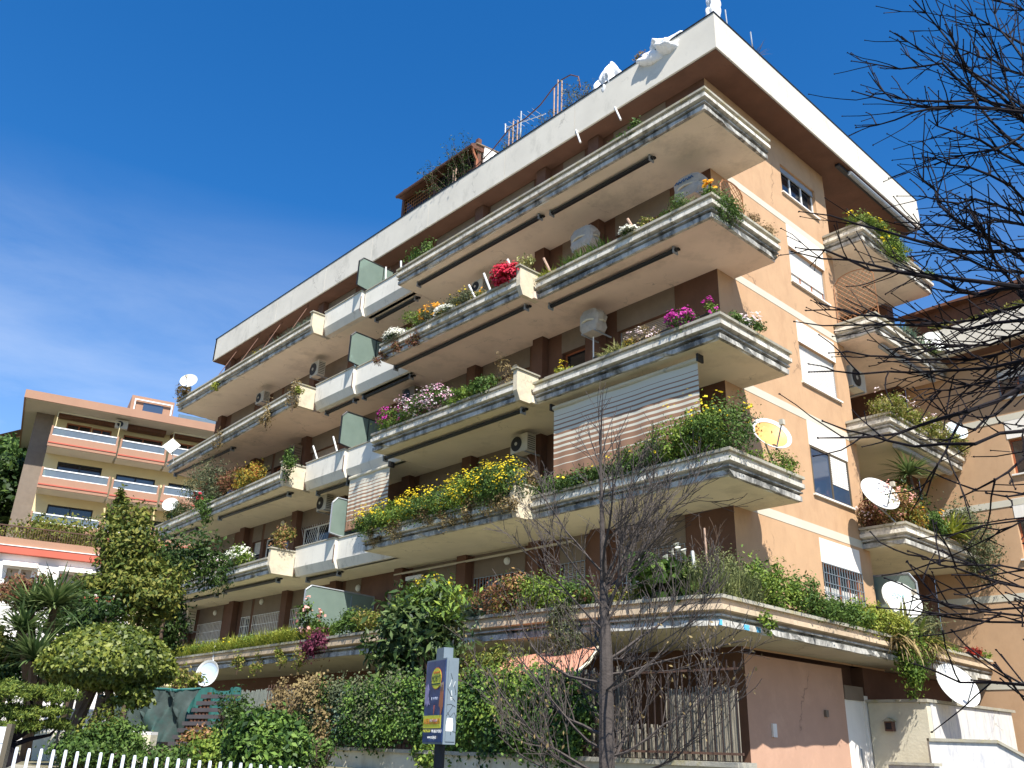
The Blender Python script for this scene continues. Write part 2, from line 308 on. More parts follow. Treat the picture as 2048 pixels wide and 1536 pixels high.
def local(mb, name, mat, parent, smooth=False):        # vertices already local to the parent
    me = bpy.data.meshes.new(name); me.from_pydata([tuple(v) for v in mb.v], [], mb.f); me.materials.append(M[mat] if isinstance(mat,str) else mat)
    if smooth: me.polygons.foreach_set('use_smooth', [True]*len(me.polygons))
    o = bpy.data.objects.new(name, me); col.objects.link(o); o.parent = parent; return o
def mb_child(mb, name, mat, parent, smooth=False):
    # world-space vertices; the world origin of the parent chain is the sum of locations (no rotations used here)
    t = Vector((0,0,0)); p = parent
    while p is not None: t += p.matrix_basis.translation; p = p.parent
    me = bpy.data.meshes.new(name); me.from_pydata([(v[0]-t[0],v[1]-t[1],v[2]-t[2]) for v in mb.v], [], mb.f); me.materials.append(M[mat] if isinstance(mat,str) else mat)
    if smooth: me.polygons.foreach_set('use_smooth', [True]*len(me.polygons))
    o = bpy.data.objects.new(name, me); col.objects.link(o); o.parent = parent; return o
def copy_tree(o, parent=None):
    c = o.copy(); col.objects.link(c); c.parent = parent
    for ch in list(o.children): copy_tree(ch, c)
    return c
def miter(path):
    P = [np.array(p,float) for p in path]; out = []
    for i in range(len(P)):
        ns = []
        if i > 0: d = P[i]-P[i-1]; d/=np.linalg.norm(d); ns.append(np.array([-d[1],d[0]]))
        if i < len(P)-1: d = P[i+1]-P[i]; d/=np.linalg.norm(d); ns.append(np.array([-d[1],d[0]]))
        if len(ns)==1: out.append(ns[0])
        else:
            m = ns[0]+ns[1]; m /= np.linalg.norm(m); out.append(m/(m@ns[0]))
    return P, out
def sweep(mb, path, prof, T):
    P, m = miter(path)
    return mb.loft([[(*(P[i]+m[i]*a), T+z) for a, z in prof] for i in range(len(P))])
def offset(path, a):
    P, m = miter(path); return [tuple(P[i]+m[i]*a) for i in range(len(P))]
def stones(name, path, prof, T, mat, parent, root, step=1.15, gap=.008, jitter=0):
    P, m = miter(path)
    for i in range(len(P)-1):
        A, B = P[i], P[i+1]; L_ = np.linalg.norm(B-A); d = (B-A)/L_; nrm = np.array([-d[1],d[0]]); n = max(1, round(L_/step)); ln = L_/n
        shared = None; ang = math.atan2(d[1], d[0])
        for k in range(n):
            s0, s1 = k*ln, (k+1)*ln; first, last = (k==0 and i>0), (k==n-1 and i<len(P)-2)
            if first or last or n < 3:
                mb = MB()
                r0 = [(*((A+m[i]*a) if first else (A+d*(s0+gap/2)+nrm*a)), T+z) for a,z in prof]
                r1 = [(*((B+m[i+1]*a) if last else (A+d*(s1-gap/2)+nrm*a)), T+z) for a,z in prof]
                mb.loft([r0, r1]); mb_child(mb, name, mat, parent)
            else:
                if shared is None:
                    mb = MB(); mb.loft([[(gap/2,a,z) for a,z in prof],[(ln-gap/2,a,z) for a,z in prof]])
                    me = bpy.data.meshes.new(name); me.from_pydata(mb.v, [], mb.f); me.materials.append(M[mat]); shared = me
                o = bpy.data.objects.new(name, shared); col.objects.link(o); o.parent = parent
                t = Vector((0,0,0)); p = parent
                while p is not None: t += p.matrix_basis.translation; p = p.parent
                q = A+d*s0; o.location = (q[0]-t[0]+random.uniform(-jitter,jitter)*nrm[0], q[1]-t[1]+random.uniform(-jitter,jitter)*nrm[1], T-t[2]+random.uniform(-jitter,jitter)*.4); o.rotation_euler = (0,0,ang)
def wall_skin(mb, o, ud, u0, u1, z0, z1, holes, depth):
    """wall face with rectangular openings; o = 3D origin, ud = unit direction along the wall, openings reveal 'depth' inwards (left normal)"""
    o = np.array(o,float); ud = np.array(ud,float); nd = np.array([-ud[1], ud[0], 0])
    us = sorted({u0,u1,*[h[0] for h in holes],*[h[1] for h in holes]}); zs = sorted({z0,z1,*[h[2] for h in holes],*[h[3] for h in holes]})
    P = lambda u,z,d=0: o+ud*u+nd*d+np.array([0,0,z])
    for i in range(len(us)-1):
        for j in range(len(zs)-1):
            cu, cz = (us[i]+us[i+1])/2, (zs[j]+zs[j+1])/2
            if any(h[0]<cu<h[1] and h[2]<cz<h[3] for h in holes): continue
            mb.poly([P(us[i],zs[j]),P(us[i+1],zs[j]),P(us[i+1],zs[j+1]),P(us[i],zs[j+1])])
    for a,b,c,d in [h[:4] for h in holes]:
        mb.poly([P(a,c),P(a,c,depth),P(b,c,depth),P(b,c)]); mb.poly([P(a,d),P(b,d),P(b,d,depth),P(a,d,depth)])
        mb.poly([P(a,c),P(a,d),P(a,d,depth),P(a,c,depth)]); mb.poly([P(b,c),P(b,c,depth),P(b,d,depth),P(b,d)])
        mb.poly([P(a,c,depth),P(a,d,depth),P(b,d,depth),P(b,c,depth)])
    return mb
def obox(mb, o, ud, u0,u1, d0,d1, z0,z1):
    o = np.array(o,float); ud = np.array(ud,float); nd = np.array([-ud[1], ud[0], 0]); P = lambda u,d,z: o+ud*u+nd*d+np.array([0,0,z])
    return mb.hexa([P(u0,d0,z0),P(u1,d0,z0),P(u1,d1,z0),P(u0,d1,z0),P(u0,d0,z1),P(u1,d0,z1),P(u1,d1,z1),P(u0,d1,z1)])
def window(parent, o, ud, a,b,c,d, depth=.14, frame='whitemetal', panes=2, shutter=0, grille=None, sill=True, glass='darkglass', shutmat='shutter', head=0, curtain=False, label=None, lozenge=False):
    """window > frame, pane, shutter, grille, sill as sub-parts; frame is the part mesh itself"""
    f = MB(); t = .05
    obox(f,o,ud,a,b,depth-.05,depth-.005,c,c+t); obox(f,o,ud,a,b,depth-.05,depth-.005,d-t,d)
    w_ = (b-a)
    for i in range(panes+1):
        x = a+ (w_-t)*i/panes; obox(f,o,ud,x,x+t,depth-.052,depth-.006,c+t,d-t)
    win = mb_child(f,'window',frame,parent)
    if label: win['label'] = label
    for i in range(panes):
        x0 = a+(w_-t)*i/panes+t; x1 = a+(w_-t)*(i+1)/panes
        mb_child(obox(MB(),o,ud,x0,x1,depth-.025,depth-.012,c+t,d-t),'pane',glass,win)
    if curtain: mb_child(obox(MB(),o,ud,a+.06,b-.06,depth-.034,depth-.028,c+t,c+(d-c)*.45),'curtain','curtain',win)
    if shutter:
        z = d-(d-c)*shutter; s = MB(); n = int((d-z)/.055)+1
        for i in range(n):
            zz = d-(i+1)*(d-z)/n; q = (d-z)/n
            obox(s,o,ud,a+.02,b-.02,depth-.075+.004,depth-.055,zz+.015,zz+q)
        s = mb_child(s,'shutter',shutmat,win); s['kind']='stuff'
        for e0 in (a+.002,b-.032): mb_child(obox(MB(),o,ud,e0,e0+.03,depth-.085,depth-.053,c,d),'shutter_guide','greymetal',win)
    if head: mb_child(obox(MB(),o,ud,a+.01,b-.01,depth-.09,depth-.05,d-head,d-.001),'shutter_box','greymetal',win)
    if sill: mb_child(obox(MB(),o,ud,a-.06,b+.06,-.07,depth-.05,c-.05,c-.002),'sill','whitepanel',win)
    if grille:
        g = MB(); n = max(3,int(w_/.13))
        for i in range(n+1): x=a+.01+(w_-.03)*i/n; obox(g,o,ud,x,x+.018,-.03,-.012,c,d)
        for i in range(5): z=c+.02+(d-c-.05)*i/4; obox(g,o,ud,a,b,-.036,-.031,z,z+.02)
        mb_child(g,'grille',grille,win)
    if lozenge:
        g = MB(); n = int(w_/.16)
        for i in range(-8,n+8):
            for sgn in (1,-1):
                x0=a+i*.16; h=d-c; x1=x0+sgn*h*.6; p0,p1=(x0,c),(x1,d)
                lo,hi=a,b
                if x0<lo or x0>hi or x1<lo or x1>hi: continue
                P=lambda u,z: np.array(o,float)+np.array(ud,float)*u+np.array([0,-.0,z])+np.array([-ud[1],ud[0],0])*(-.02)
                g.tube([P(*p0),P(*p1)],.006,3)
        mb_child(g,'grille','whitemetal',win)
    return win
# foliage ---------------------------------------------------------
def unit(a): return a/(np.linalg.norm(a,axis=1,keepdims=True)+1e-9)
def leaf_arrays(pos, nrm, size, aspect=2.2, droop=.25, jit=.7):
    n = len(pos); nrm = unit(nrm+rng.normal(0,jit,(n,3))); t = unit(np.cross(nrm, rng.normal(0,1,(n,3)))); t[:,2]-=droop; t=unit(t); b = np.cross(nrm, t)
    s = size*rng.uniform(.6,1.3,(n,1)); L_ = s; W = s/aspect
    v = np.empty((n,4,3)); v[:,0]=pos; v[:,1]=pos+t*L_*.5+b*W*.5+nrm*L_*.04; v[:,2]=pos+t*L_-nrm*L_*.08; v[:,3]=pos+t*L_*.5-b*W*.5+nrm*L_*.04
    return v.reshape(-1,3), 4
def np_mesh(name, verts, per, mat, parent=None, loc=None, faces=None):
    if len(verts)==0: verts=np.zeros((per,3))
    if loc is None: loc = np.array([verts[:,0].mean(), verts[:,1].mean(), verts[:,2].min()])
    loc = np.array(loc,float); me = bpy.data.meshes.new(name); n = len(verts); me.vertices.add(n); me.vertices.foreach_set('co', (verts-loc).astype(np.float32).ravel())
    if faces is None:
        k = n//per; me.loops.add(n); me.loops.foreach_set('vertex_index', np.arange(n,dtype=np.int32)); me.polygons.add(k); me.polygons.foreach_set('loop_start', np.arange(0,n,per,dtype=np.int32))
    else:
        fl = faces.ravel().astype(np.int32); me.loops.add(len(fl)); me.loops.foreach_set('vertex_index', fl); me.polygons.add(len(faces)); me.polygons.foreach_set('loop_start', np.arange(0,len(fl),faces.shape[1],dtype=np.int32))
    me.update(calc_edges=True); me.materials.append(M[mat] if isinstance(mat,str) else mat)
    o = bpy.data.objects.new(name, me); col.objects.link(o)
    if parent is not None:
        o.parent = parent; t = Vector((0,0,0)); p = parent
        while p is not None: t += p.matrix_basis.translation; p = p.parent
        o.location = tuple(Vector(tuple(loc))-t)
    else: o.location = tuple(loc)
    return o
def clumps(c, r, n, k=None, cr=.28, fill=.55, flat=0, drop=0):
    c = np.array(c,float); r = np.array(r,float); k = k or max(6,int(n/90))
    d = unit(rng.normal(0,1,(k,3)));
    rad = rng.uniform(fill,1,(k,1)); cc = d*rad
    if flat: cc[:,2] = np.abs(cc[:,2])*1.0
    idx = rng.integers(0,k,n); off = rng.normal(0,cr,(n,3))*rng.uniform(.5,1.2,(k,1))[idx]
    p = cc[idx]+off; nr = unit(p*.7+off*1.6+np.array([0,0,.35]))
    return c+p*r, nr
def blades(c, n, length, width, spread=1.0, curve=.5, area=(0,0), up=.3):
    """arching blades from points near c: 3 segments each"""
    c = np.array(c,float); base = c+np.c_[rng.uniform(-1,1,n)*area[0], rng.uniform(-1,1,n)*area[1], np.zeros(n)]
    th = rng.uniform(0,2*np.pi,n); e = np.clip(rng.normal(up,.3,n),-.35,1.35)*1.1
    d = np.c_[np.cos(th)*np.cos(e), np.sin(th)*np.cos(e), np.sin(e)]*np.array([spread,spread,1]); d = unit(d)
    side = unit(np.cross(d, [0,0,1.0])+1e-4); Ls = length*rng.uniform(.6,1.15,(n,1)); vs=[]
    pts=[]; p = base.copy(); dd=d.copy()
    for s in range(4):
        pts.append(p.copy()); p = p+dd*Ls/3; dd = unit(dd+np.array([0,0,-curve*.4]))
    W = [width*.5,width*.45,width*.3,width*.02]
    V = np.empty((n,8,3))
    for s in range(4): V[:,2*s]=pts[s]+side*W[s]; V[:,2*s+1]=pts[s]-side*W[s]
    F = np.empty((n,3,4),int); b0 = (np.arange(n)*8)[:,None]
    for s in range(3): F[:,s]=b0+np.array([2*s,2*s+1,2*s+3,2*s+2])
    return V.reshape(-1,3), F.reshape(-1,4)
def discs(pos, nrm, size):
    n=len(pos); nrm=unit(nrm+rng.normal(0,.25,(n,3))); t=unit(np.cross(nrm,rng.normal(0,1,(n,3)))); b=np.cross(nrm,t); s=size*rng.uniform(.7,1.25,(n,1)); V=np.empty((n,6,3))
    for k in range(6):
        a=k*math.pi/3; V[:,k]=pos+(t*math.cos(a)+b*math.sin(a))*s*.5+nrm*(.15*s*(k%2))
    return V.reshape(-1,3)
def shrub(name, label, cat, c, r, n, leaf, size, fl=None, nfl=0, fsize=.05, aspect=2.2, parent=None, group=None, flat=0, stems=True, cr=.28, fill=.55, k=None, kind=None, upfl=.25, part=None):
    """bush: foliage mesh as the thing, flowers and stems as its parts; c = base centre, r = half sizes"""
    c = np.array(c,float); r = np.array(r,float); cen = c+np.array([0,0,0 if flat else r[2]])
    p, nr = clumps(cen, r, n, k=k, cr=cr, fill=fill, flat=flat); v, per = leaf_arrays(p, nr, size, aspect)
    if parent is None:
        root = empty(name, c, 0, label, cat, group)
        if kind: root['kind']=kind
    else: root = parent
    np_mesh(part or 'foliage', v, per, 'leaf_'+leaf, root)['kind']='stuff'
    if fl:
        q, fn = clumps(cen+np.array([0,-.04,r[2]*upfl]), r*np.array([1.02,1.05,.95]), nfl, k=max(8,nfl//6), cr=.14, fill=.85, flat=flat)
        np_mesh('flowers', discs(q, fn+np.array([.3,-.4,.5]), fsize), 6, 'fl_'+fl, root)['kind']='stuff'
    if stems:
        mb = MB()
        for _ in range(5):
            e = c+np.array([random.uniform(-.6,.6)*r[0],random.uniform(-.6,.6)*r[1], r[2]*random.uniform(.6,1.6)]); mb.tube([c+np.array([random.uniform(-.1,.1)*r[0],0,-.04]), (c+e)/2+np.array([.02,0,.04]), e], .008, 3, .003)
        mb_child(mb,'stem','browntwig',root)
    return root
def bladeplant(name, label, cat, c, n, length, width, leaf, area=(0,0), curve=.5, up=.7, group=None, kind=None, parent=None, spread=1.0, part='leaves'):
    v,f = blades(c,n,length,width,spread,curve,area,up)
    if parent is None:
        root = empty(name, c, 0, label, cat, group)
        if kind: root['kind']=kind
    else: root=parent
    np_mesh(part, v, 4, 'leaf_'+leaf, root, faces=f)['kind']='stuff'; return root
# ================================================================ setting
TOP = {1:2.7,2:5.8,3:8.9,4:12.0,5:15.1}; BH = .556
bot = {k:v-BH for k,v in TOP.items()}; bot[6] = 17.65
def hill_h(x, y):
    t = np.clip((-x-33)/32, 0, 1.6); return 9*t*t*(3-2*np.clip(t,0,1))*.9
gx = np.concatenate([np.linspace(-700,-120,10), np.linspace(-110,40,61), np.linspace(60,600,8)]); gy = np.concatenate([np.linspace(-500,-60,8), np.linspace(-50,80,40), np.linspace(100,800,8)])
X_, Y_ = np.meshgrid(gx, gy, indexing='ij'); Z_ = hill_h(X_, Y_)-1.6-.01
V = np.stack([X_,Y_,Z_],-1).reshape(-1,3); ny = len(gy)
F = np.array([[i*ny+j,(i+1)*ny+j,(i+1)*ny+j+1,i*ny+j+1] for i in range(len(gx)-1) for j in range(ny-1)])
o = np_mesh('ground', V, 4, 'hill', loc=(0,0,0), faces=F); o['kind']='structure'
tag(MB().box(-60,60,-26,-12.95,-1.8,-1.588).build('road','asphalt'), kind='structure')
tag(MB().prism([(-60,-12.95),(60,-12.95),(60,7),(3,7),(3,-4.75),(-4.4,-4.75),(-4.4,-10.7),(-60,-10.7)],-1.7,-1.47).build('pavement','paving'), kind='structure')
tag(MB().prism([(-44,-10.5),(-4.5,-10.5),(-4.5,-4.3),(2.8,-4.3),(2.8,2.2),(-1.42,2.2),(-44,2.2)],-1.6,-.45).build('garden_ground','earth'), kind='structure')
# ================================================================ main building
B = empty('apartment_building', (-1.42,2.2,-1.6), 0, 'large apartment block with stone edged planted balconies and an orange side wall', 'apartment building')
def part(mb, name, mat, parent=None): return mb_child(mb, name, mat, parent or B)
# core volumes behind the wall skins
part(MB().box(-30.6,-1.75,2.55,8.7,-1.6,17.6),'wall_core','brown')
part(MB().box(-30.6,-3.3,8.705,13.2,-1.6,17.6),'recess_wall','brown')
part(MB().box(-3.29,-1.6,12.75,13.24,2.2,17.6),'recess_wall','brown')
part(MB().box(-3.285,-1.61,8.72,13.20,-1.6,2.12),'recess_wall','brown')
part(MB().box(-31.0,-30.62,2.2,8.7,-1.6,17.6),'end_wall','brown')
# side wall facing the street corner (X = -1.42)
SO, SU = (-1.42,0,0), (0,1,0)
side = {5:(15.68,16.72),4:(12.62,13.80),3:(9.48,10.70),2:(6.32,7.66),1:(3.52,4.54)}
holes = [(6.0,8.06,*side[k]) for k in side]
m = MB(); wall_skin(m, SO, SU, 2.2, 8.72, 2.1, 17.65, holes, .16); m.box(-3.29,-1.422,8.722,8.74,2.1,17.65); part(m,'side_wall','orange')
m = MB(); wall_skin(m, SO, SU, 2.2, 6.4, -1.6, 2.0, [], .16); part(m,'lower_wall','salmon')
for k,(c,d) in side.items():
    zt = TOP[k]-.56
    if k < 6: part(MB().box(-1.425,-1.412,2.96,8.71,TOP[k]-.55,TOP[k]-.33),'string_course','band')
    top = {5:None,4:14.54,3:11.36,2:8.36,1:5.16}[k]
    if top: part(MB().box(-1.425,-1.408,5.98,8.08,d+.002,top),'window_panel','whitepanel')
window(B,SO,SU,6.0,8.06,*side[5],frame='whitemetal',panes=3,head=.2,depth=.16,label='white framed top floor window under the roof overhang')
window(B,SO,SU,6.0,8.06,*side[4],frame='redbrown',panes=3,shutter=.68,depth=.16,curtain=True,label='side window with shutter two thirds down over net curtains')
window(B,SO,SU,6.0,8.06,*side[3],frame='whitemetal',panes=2,shutter=.99,depth=.16,label='side window with white roller shutter fully closed')
ww = window(B,SO,SU,6.0,8.06,*side[2],frame='bronze',panes=2,depth=.05,glass='blueglass',label='bronze framed two pane side window set flush with the wall')
s = MB()
for i in range(13): z=7.55-i*.062; obox(s,SO,SU,7.10,7.96,.012,.020,z,z+.05)
mb_child(s,'blind','whitepanel',ww)
window(B,SO,SU,6.0,8.06,*side[1],frame='redbrown',panes=4,depth=.16,curtain=True,grille='signgrey',label='side window behind blue grey security grille')
# long front wall (Y = 2.2)
FO, FU = (0,2.2,0), (1,0,0)
xs = [(-29.2,-26.9,'w'),(-25.1,-24.35,'n'),(-24.1,-21.8,'w'),(-21.1,-19.0,'w'),(-17.4,-16.5,'n'),(-15.0,-14.05,'d'),(-13.5,-11.35,'w'),(-10.45,-8.3,'w'),(-6.9,-6.0,'n'),(-4.75,-2.8,'w')]
fh = []
for k in TOP:
    zb, zt = TOP[k]-.0, (bot[k+1] if k<5 else 17.62)
    for a,b,t in xs:
        hd = zt-.68
        fh.append((a,b,(TOP[k]-.35 if t=='d' else TOP[k]+.35),hd,k,t))
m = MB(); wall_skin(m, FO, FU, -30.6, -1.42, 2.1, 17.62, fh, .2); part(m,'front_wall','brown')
m = MB(); wall_skin(m, FO, FU, -30.6, -1.42, -1.6, 2.1, [(-5.6,-2.6,-.45,1.75),(-12,-9,-.45,1.6),(-20,-17,-.45,1.6),(-26,-23,.2,1.6)], .6); part(m,'ground_floor_wall','brown')
for a,b,c,d,k,t in fh:
    fr = 'whitemetal' if (k+int(a*7))%3 else 'redbrown'
    sh = {(3,-4.75):.99,(3,-21.1):.8,(1,-13.5):.4,(1,-15.0):.3}.get((k,a), (0,.35,.99,0,.6)[(k*3+int(-a))%5])
    if k>=4: sh = (0,.4,.99)[(k+int(-a))%3]
    gr = ('whitemetal' if k==1 and a<-18 else ('greymetal' if k==1 and t!='d' else None))
    if a in (-24.1,-21.1) and k==2: sh=0
    window(B,FO,FU,a,b,c,d,frame=('whitemetal' if k in(1,2) and a<-15 else fr),panes=(3 if t=='w' and k==1 and a>-18 else 2 if t=='w' else 1),shutter=sh,grille=gr,depth=.2,shutmat=('shutter_dark' if k!=2 else 'shutter'),sill=False,lozenge=(k==2 and a==-21.1))
# grey panels and brown piers rhythm on the long wall
m = MB(); g = MB()
for k in TOP:
    zb, zt = TOP[k]-.45, (bot[k+1] if k<5 else 17.6)
    for a,b,t in xs:
        if t!='d': part(MB().box(a-.02,b+.02,2.185,2.197,zt-.68,zt-.003),'wall_panel','greywall')
    if k in (4,5):
        pass
for x in (-30.2,-25.9,-21.5,-18.1,-14.2,-11.0,-7.9,-5.6): part(MB().box(x,x+.42,1.93,2.18,2.2,17.6),'pier','brown')
part(MB().box(-1.419,-1.40,2.2,2.9,2.2,17.5),'corner_strip','greywall') if False else None
# ---------------- balconies
COP = [(0,0),(.0,-.065),(.15,-.065),(.15,0)]
FAS = [(.075,-.068),(.075,-.160),(.015,-.176),(.015,-.272),(.13,-.300),(.16,-.325),(.16,-.068)]
CORE = [(.162,-.07),(.162,-.335),(.085,-.342),(.085,-.372),(.215,-.385),(.215,-.425),(.12,-.435),(.12,-BH),(.21,-BH),(.21,-.07)]
SOILP = [(.16,-.068),(.16,-.03),(.49,-.03),(.49,-.068)]
def jag(mb, amt):                        # crumbling lower edge
    for i,v in enumerate(mb.v):
        pass
def balcony(k, path, back, fas='fascia', label=None, rail=None, spikes=None, chips=6):
    T = TOP[k]; c = MB(); P = [np.array(p,float) for p in path]
    # subdivide so that the stained lower edge can be uneven
    fine = []
    for i in range(len(P)-1):
        n = max(1,int(np.linalg.norm(P[i+1]-P[i])/.28))
        for j in range(n): fine.append(P[i]+(P[i+1]-P[i])*j/n)
    fine.append(P[-1])
    Pm, mt = miter([tuple(p) for p in fine])
    rings=[]
    for i in range(len(Pm)):
        w1 = random.uniform(-.012,.018); w2 = random.uniform(-.008,.012)
        if random.random()<.13: w1 += random.uniform(.03,.075)
        rings.append([(*(Pm[i]+mt[i]*(a+(w1 if abs(z+BH)<1e-6 and a<.3 else w2 if z<-.36 and a<.3 else 0))), T+z+(abs(w1)*.8 if abs(z+BH)<1e-6 and a<.3 else 0)) for a,z in CORE])
    c.loft(rings); b = part(c,'balcony','core')
    if label: b['label']=label
    stones('coping_stone', path, COP, T, 'coping', b, B, 1.2, jitter=.004)
    stones('fascia_stone', path, FAS, T, fas, b, B, 1.2, jitter=.004)
    s = MB(); sweep(s, path, SOILP, T); mb_child(s,'soil','soil',b)
    inner = offset(path,.211)
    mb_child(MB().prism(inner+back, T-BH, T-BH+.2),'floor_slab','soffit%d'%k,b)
    if rail:
        r = MB(); q = offset(path,.38); a0,a1 = rail
        pts = []
        for i in range(len(q)-1):
            A,Bq = np.array(q[i]),np.array(q[i+1]); n=max(1,int(np.linalg.norm(Bq-A)/1.4))
            for j in range(n+1): pts.append(A+(Bq-A)*j/n)
        pts = [p for p in pts if a0<=p[0]<=a1]
        if len(pts)>1:
            r.tube([(*p,T+.27) for p in pts],.022,6); r.tube([(*p,T+.12) for p in pts],.012,4)
            for p in pts: r.tube([(*p,T-.05),(*p,T+.27)],.014,4)
            mb_child(r,'railing','darkmetal',b)
    if spikes:
        r = MB(); q = offset(path,.2); x=spikes[0]; y=q[0][1]
        while x<spikes[1]:
            r.tube([(x,y,T-.02),(x+random.uniform(-.01,.01),y,T+.13)],.008,3); x+=.085
        r.tube([(spikes[0],y,T+.10),(spikes[1],y,T+.10)],.006,3); mb_child(r,'spike_rail','darkmetal',b)
    return b
bal = {}
for k in (5,4,3,2):
    if k==5: right = [(-12.84,.05),(0,0),(0,2.95)]; rback=[(-1.422,2.95),(-1.422,2.198),(-12.84,2.198)]
    else: right = [(-5.9,.04),(0,0),(0,2.95)]; rback=[(-1.422,2.95),(-1.422,2.198),(-5.9,2.198)]
    bal[k,'r'] = balcony(k, right, rback, label='corner balcony on storey %s from the ground'%('second third fourth top'.split()[k-2]), rail={3:(-5.6,.2),2:None,4:None,5:None}[k], spikes={4:(-5.6,-.4)}.get(k))
    if k<5:
        bal[k,'m'] = balcony(k, [(-12.6,-.5),(-6.16,-.42)], [(-6.16,2.198),(-12.6,2.198)], spikes={4:(-9.5,-6.4)}.get(k), rail={3:(-7.2,-6.3)}.get(k))
        mb_child(MB().box(-6.155,-5.905,.05,2.198,bot[k],bot[k]+.2),'floor_slab','soffit%d'%k,bal[k,'m'])
    y0,y1 = {5:(.05,-.02),4:(.17,-.42),3:(.15,-.42),2:(.0,-.45)}[k]
    bal[k,'l'] = balcony(k, [(-31,2.2),(-31,y0),(-18.42,y1)], [(-18.42,2.198),(-30.98,2.198)] if False else [(-18.42,2.19)], rail={4:(-31,-18.8),2:(-21.5,-18.6),3:(-19.6,-18.6)}.get(k))
    # middle slab zone behind the white panels
    xr = -12.86 if k==5 else -12.62
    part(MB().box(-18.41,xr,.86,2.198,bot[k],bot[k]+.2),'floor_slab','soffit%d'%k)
    # white parapet panels
    T=TOP[k]
    def panel(x0,x1,y):
        m=MB(); pr=[(0,.42),(0,-.27),(.13,-BH),(.36,-BH),(.36,-.3),(.13,-.25),(.13,.42)]
        m.loft([[(x0,y+a,T+z) for a,z in pr],[(x1,y+a,T+z) for a,z in pr]]); p=part(m,'balcony_panel','panelwhite')
        c=MB().box(x0-.01,x1+.01,y-.03,y+.16,T+.422,T+.462); mb_child(c,'coping','coping',p)
        r=MB().box(x0,x1,y+.17,y+.21,T+.44,T+.50); mb_child(r,'rail','darkmetal',p); return p
    panel(-18.24,-15.68,.50); panel(-15.66,xr-.0,.62 if k!=5 else .64)
    part(MB().box(-15.675,-15.662,.47,.50,T-.4,T+.2),'downpipe','rust')
    # end piers
    for (x0,x1,ya,yb,cond) in ((-18.40,-18.25,(y1-.0),.56,True),(-6.15,-6.0,-.44,.36,k<5)):
        if not cond: continue
        pr = MB(); yc=ya+.02
        pr.loft([[(x0,yc+.12,bot[k]-.004),(x1,yc+.12,bot[k]-.004),(x1,yb-.05,bot[k]-.004),(x0,yb-.05,bot[k]-.004)],[(x0,yc,T-.3),(x1,yc,T-.3),(x1,yb,T-.3),(x0,yb,T-.3)],[(x0,yc,T+.28),(x1,yc,T+.28),(x1,yb,T+.28),(x0,yb,T+.28)]])
        pp = part(pr,'end_pier','pilaster'); mb_child(MB().box(x0-.04,x1+.04,yc-.05,yb+.03,T+.282,T+.325),'coping','coping',pp)
        part(MB().box(x1+.02,x1+.05,yb-.06,yb-.03,T-.5,T+.1),'downpipe','rust')
    # little return pier behind the corner balcony end
    if k<5:
        pp=part(MB().box(-5.88,-5.5,.55,.85,T-.2,T+.26),'end_pier','pilaster'); mb_child(MB().box(-5.92,-5.46,.5,.9,T+.262,T+.30),'coping','coping',pp)
    # side balconies
    bal[k,'s'] = balcony(k, [(-1.41,8.2),(-.1,8.2),(-.1,13.22)], [(-3.28,13.22),(-3.28,8.745),(-1.41,8.745)], fas='fascia', label='side balcony on the recess, storey %s from the ground'%('second third fourth top'.split()[k-2]), rail=(-1.4,-.3))
# first floor: one long curved terrace
L1 = [(-31,2.2),(-31,-.3),(-24,-.8),(-17,-1.08),(-11.5,-1.32),(-5.5,-1.55),(-3.5,-1.5),(-.42,-1.08),(.2,-.87),(.06,4.25),(-.12,8.5),(-.3,13.22)]
bal[1,'r'] = balcony(1, L1, [(-3.28,13.22),(-3.28,8.745),(-1.425,8.745),(-1.425,2.195)] , fas='fascia_tan', label='long first floor terrace wrapping the corner', rail=(-.9,-.2))
# paint marks left on the terrace edge
def l1patch(s0,s1):
    a,b=np.array([.2,-.87]),np.array([.06,4.25]); d=(b-a)/np.linalg.norm(b-a)
    mb_child(sweep(MB(),[tuple(a+d*s0),tuple(a+d*s1)],[(.100,-.45),(.100,-.545),(.118,-.545),(.118,-.45)],TOP[1]),'paint_patch','bluepaint',bal[1,'r'])
l1patch(.02,.10); l1patch(.85,1.02); l1patch(1.3,1.42)
# roof slab and parapet
RO = [(-31,1.48),(-.51,1.48),(-.51,14.1)]
part(MB().prism([(-30.98,1.5),(-.53,1.5),(-.53,14.08),(-30.98,14.08)],17.66,18.6),'roof_slab','parapet')
part(MB().prism([(-30.96,1.52),(-.55,1.52),(-.55,14.06),(-30.96,14.06)],17.625,17.655),'roof_soffit','roofsoffit')
RP = [(0,0),(0,-1.22),(.03,-1.24),(.16,-1.24),(.16,0)]
cuts = [-31,-24.6,-20.4,-16.9,-13.2,-9.0,-5.75,-.51]
for a,b in zip(cuts[:-1],cuts[1:]):
    e = b==-.51
    P = [(a+.008,1.48),(b-(0 if e else .008),1.48)]
    m=MB()
    if e: sweep(m,[(a+.008,1.48),(-.51,1.48),(-.51,5.2)],RP,18.89)
    else: sweep(m,P,RP,18.89)
    part(m,'roof_parapet','parapet')
for a,b in ((5.21,9.6),(9.62,14.1)): part(sweep(MB(),[(-.51,a),(-.51,b)],RP,18.89),'roof_parapet','parapet')
part(sweep(MB(),[(-31,5),(-31.0,1.48),(-.51,1.48),(-.51,14.1)],[(-.02,.028),(-.02,-.012),(.0,-.012),(.0,.002),(.16,.002),(.16,.028)],18.89),'flashing','darkmetal')
part(sweep(MB(),[(-31,14),(-31,1.48)],RP,18.89),'roof_parapet','parapet')
part(MB().box(-.80,-.66,8.4,13.9,17.52,17.60),'awning_rail','darkmetal')
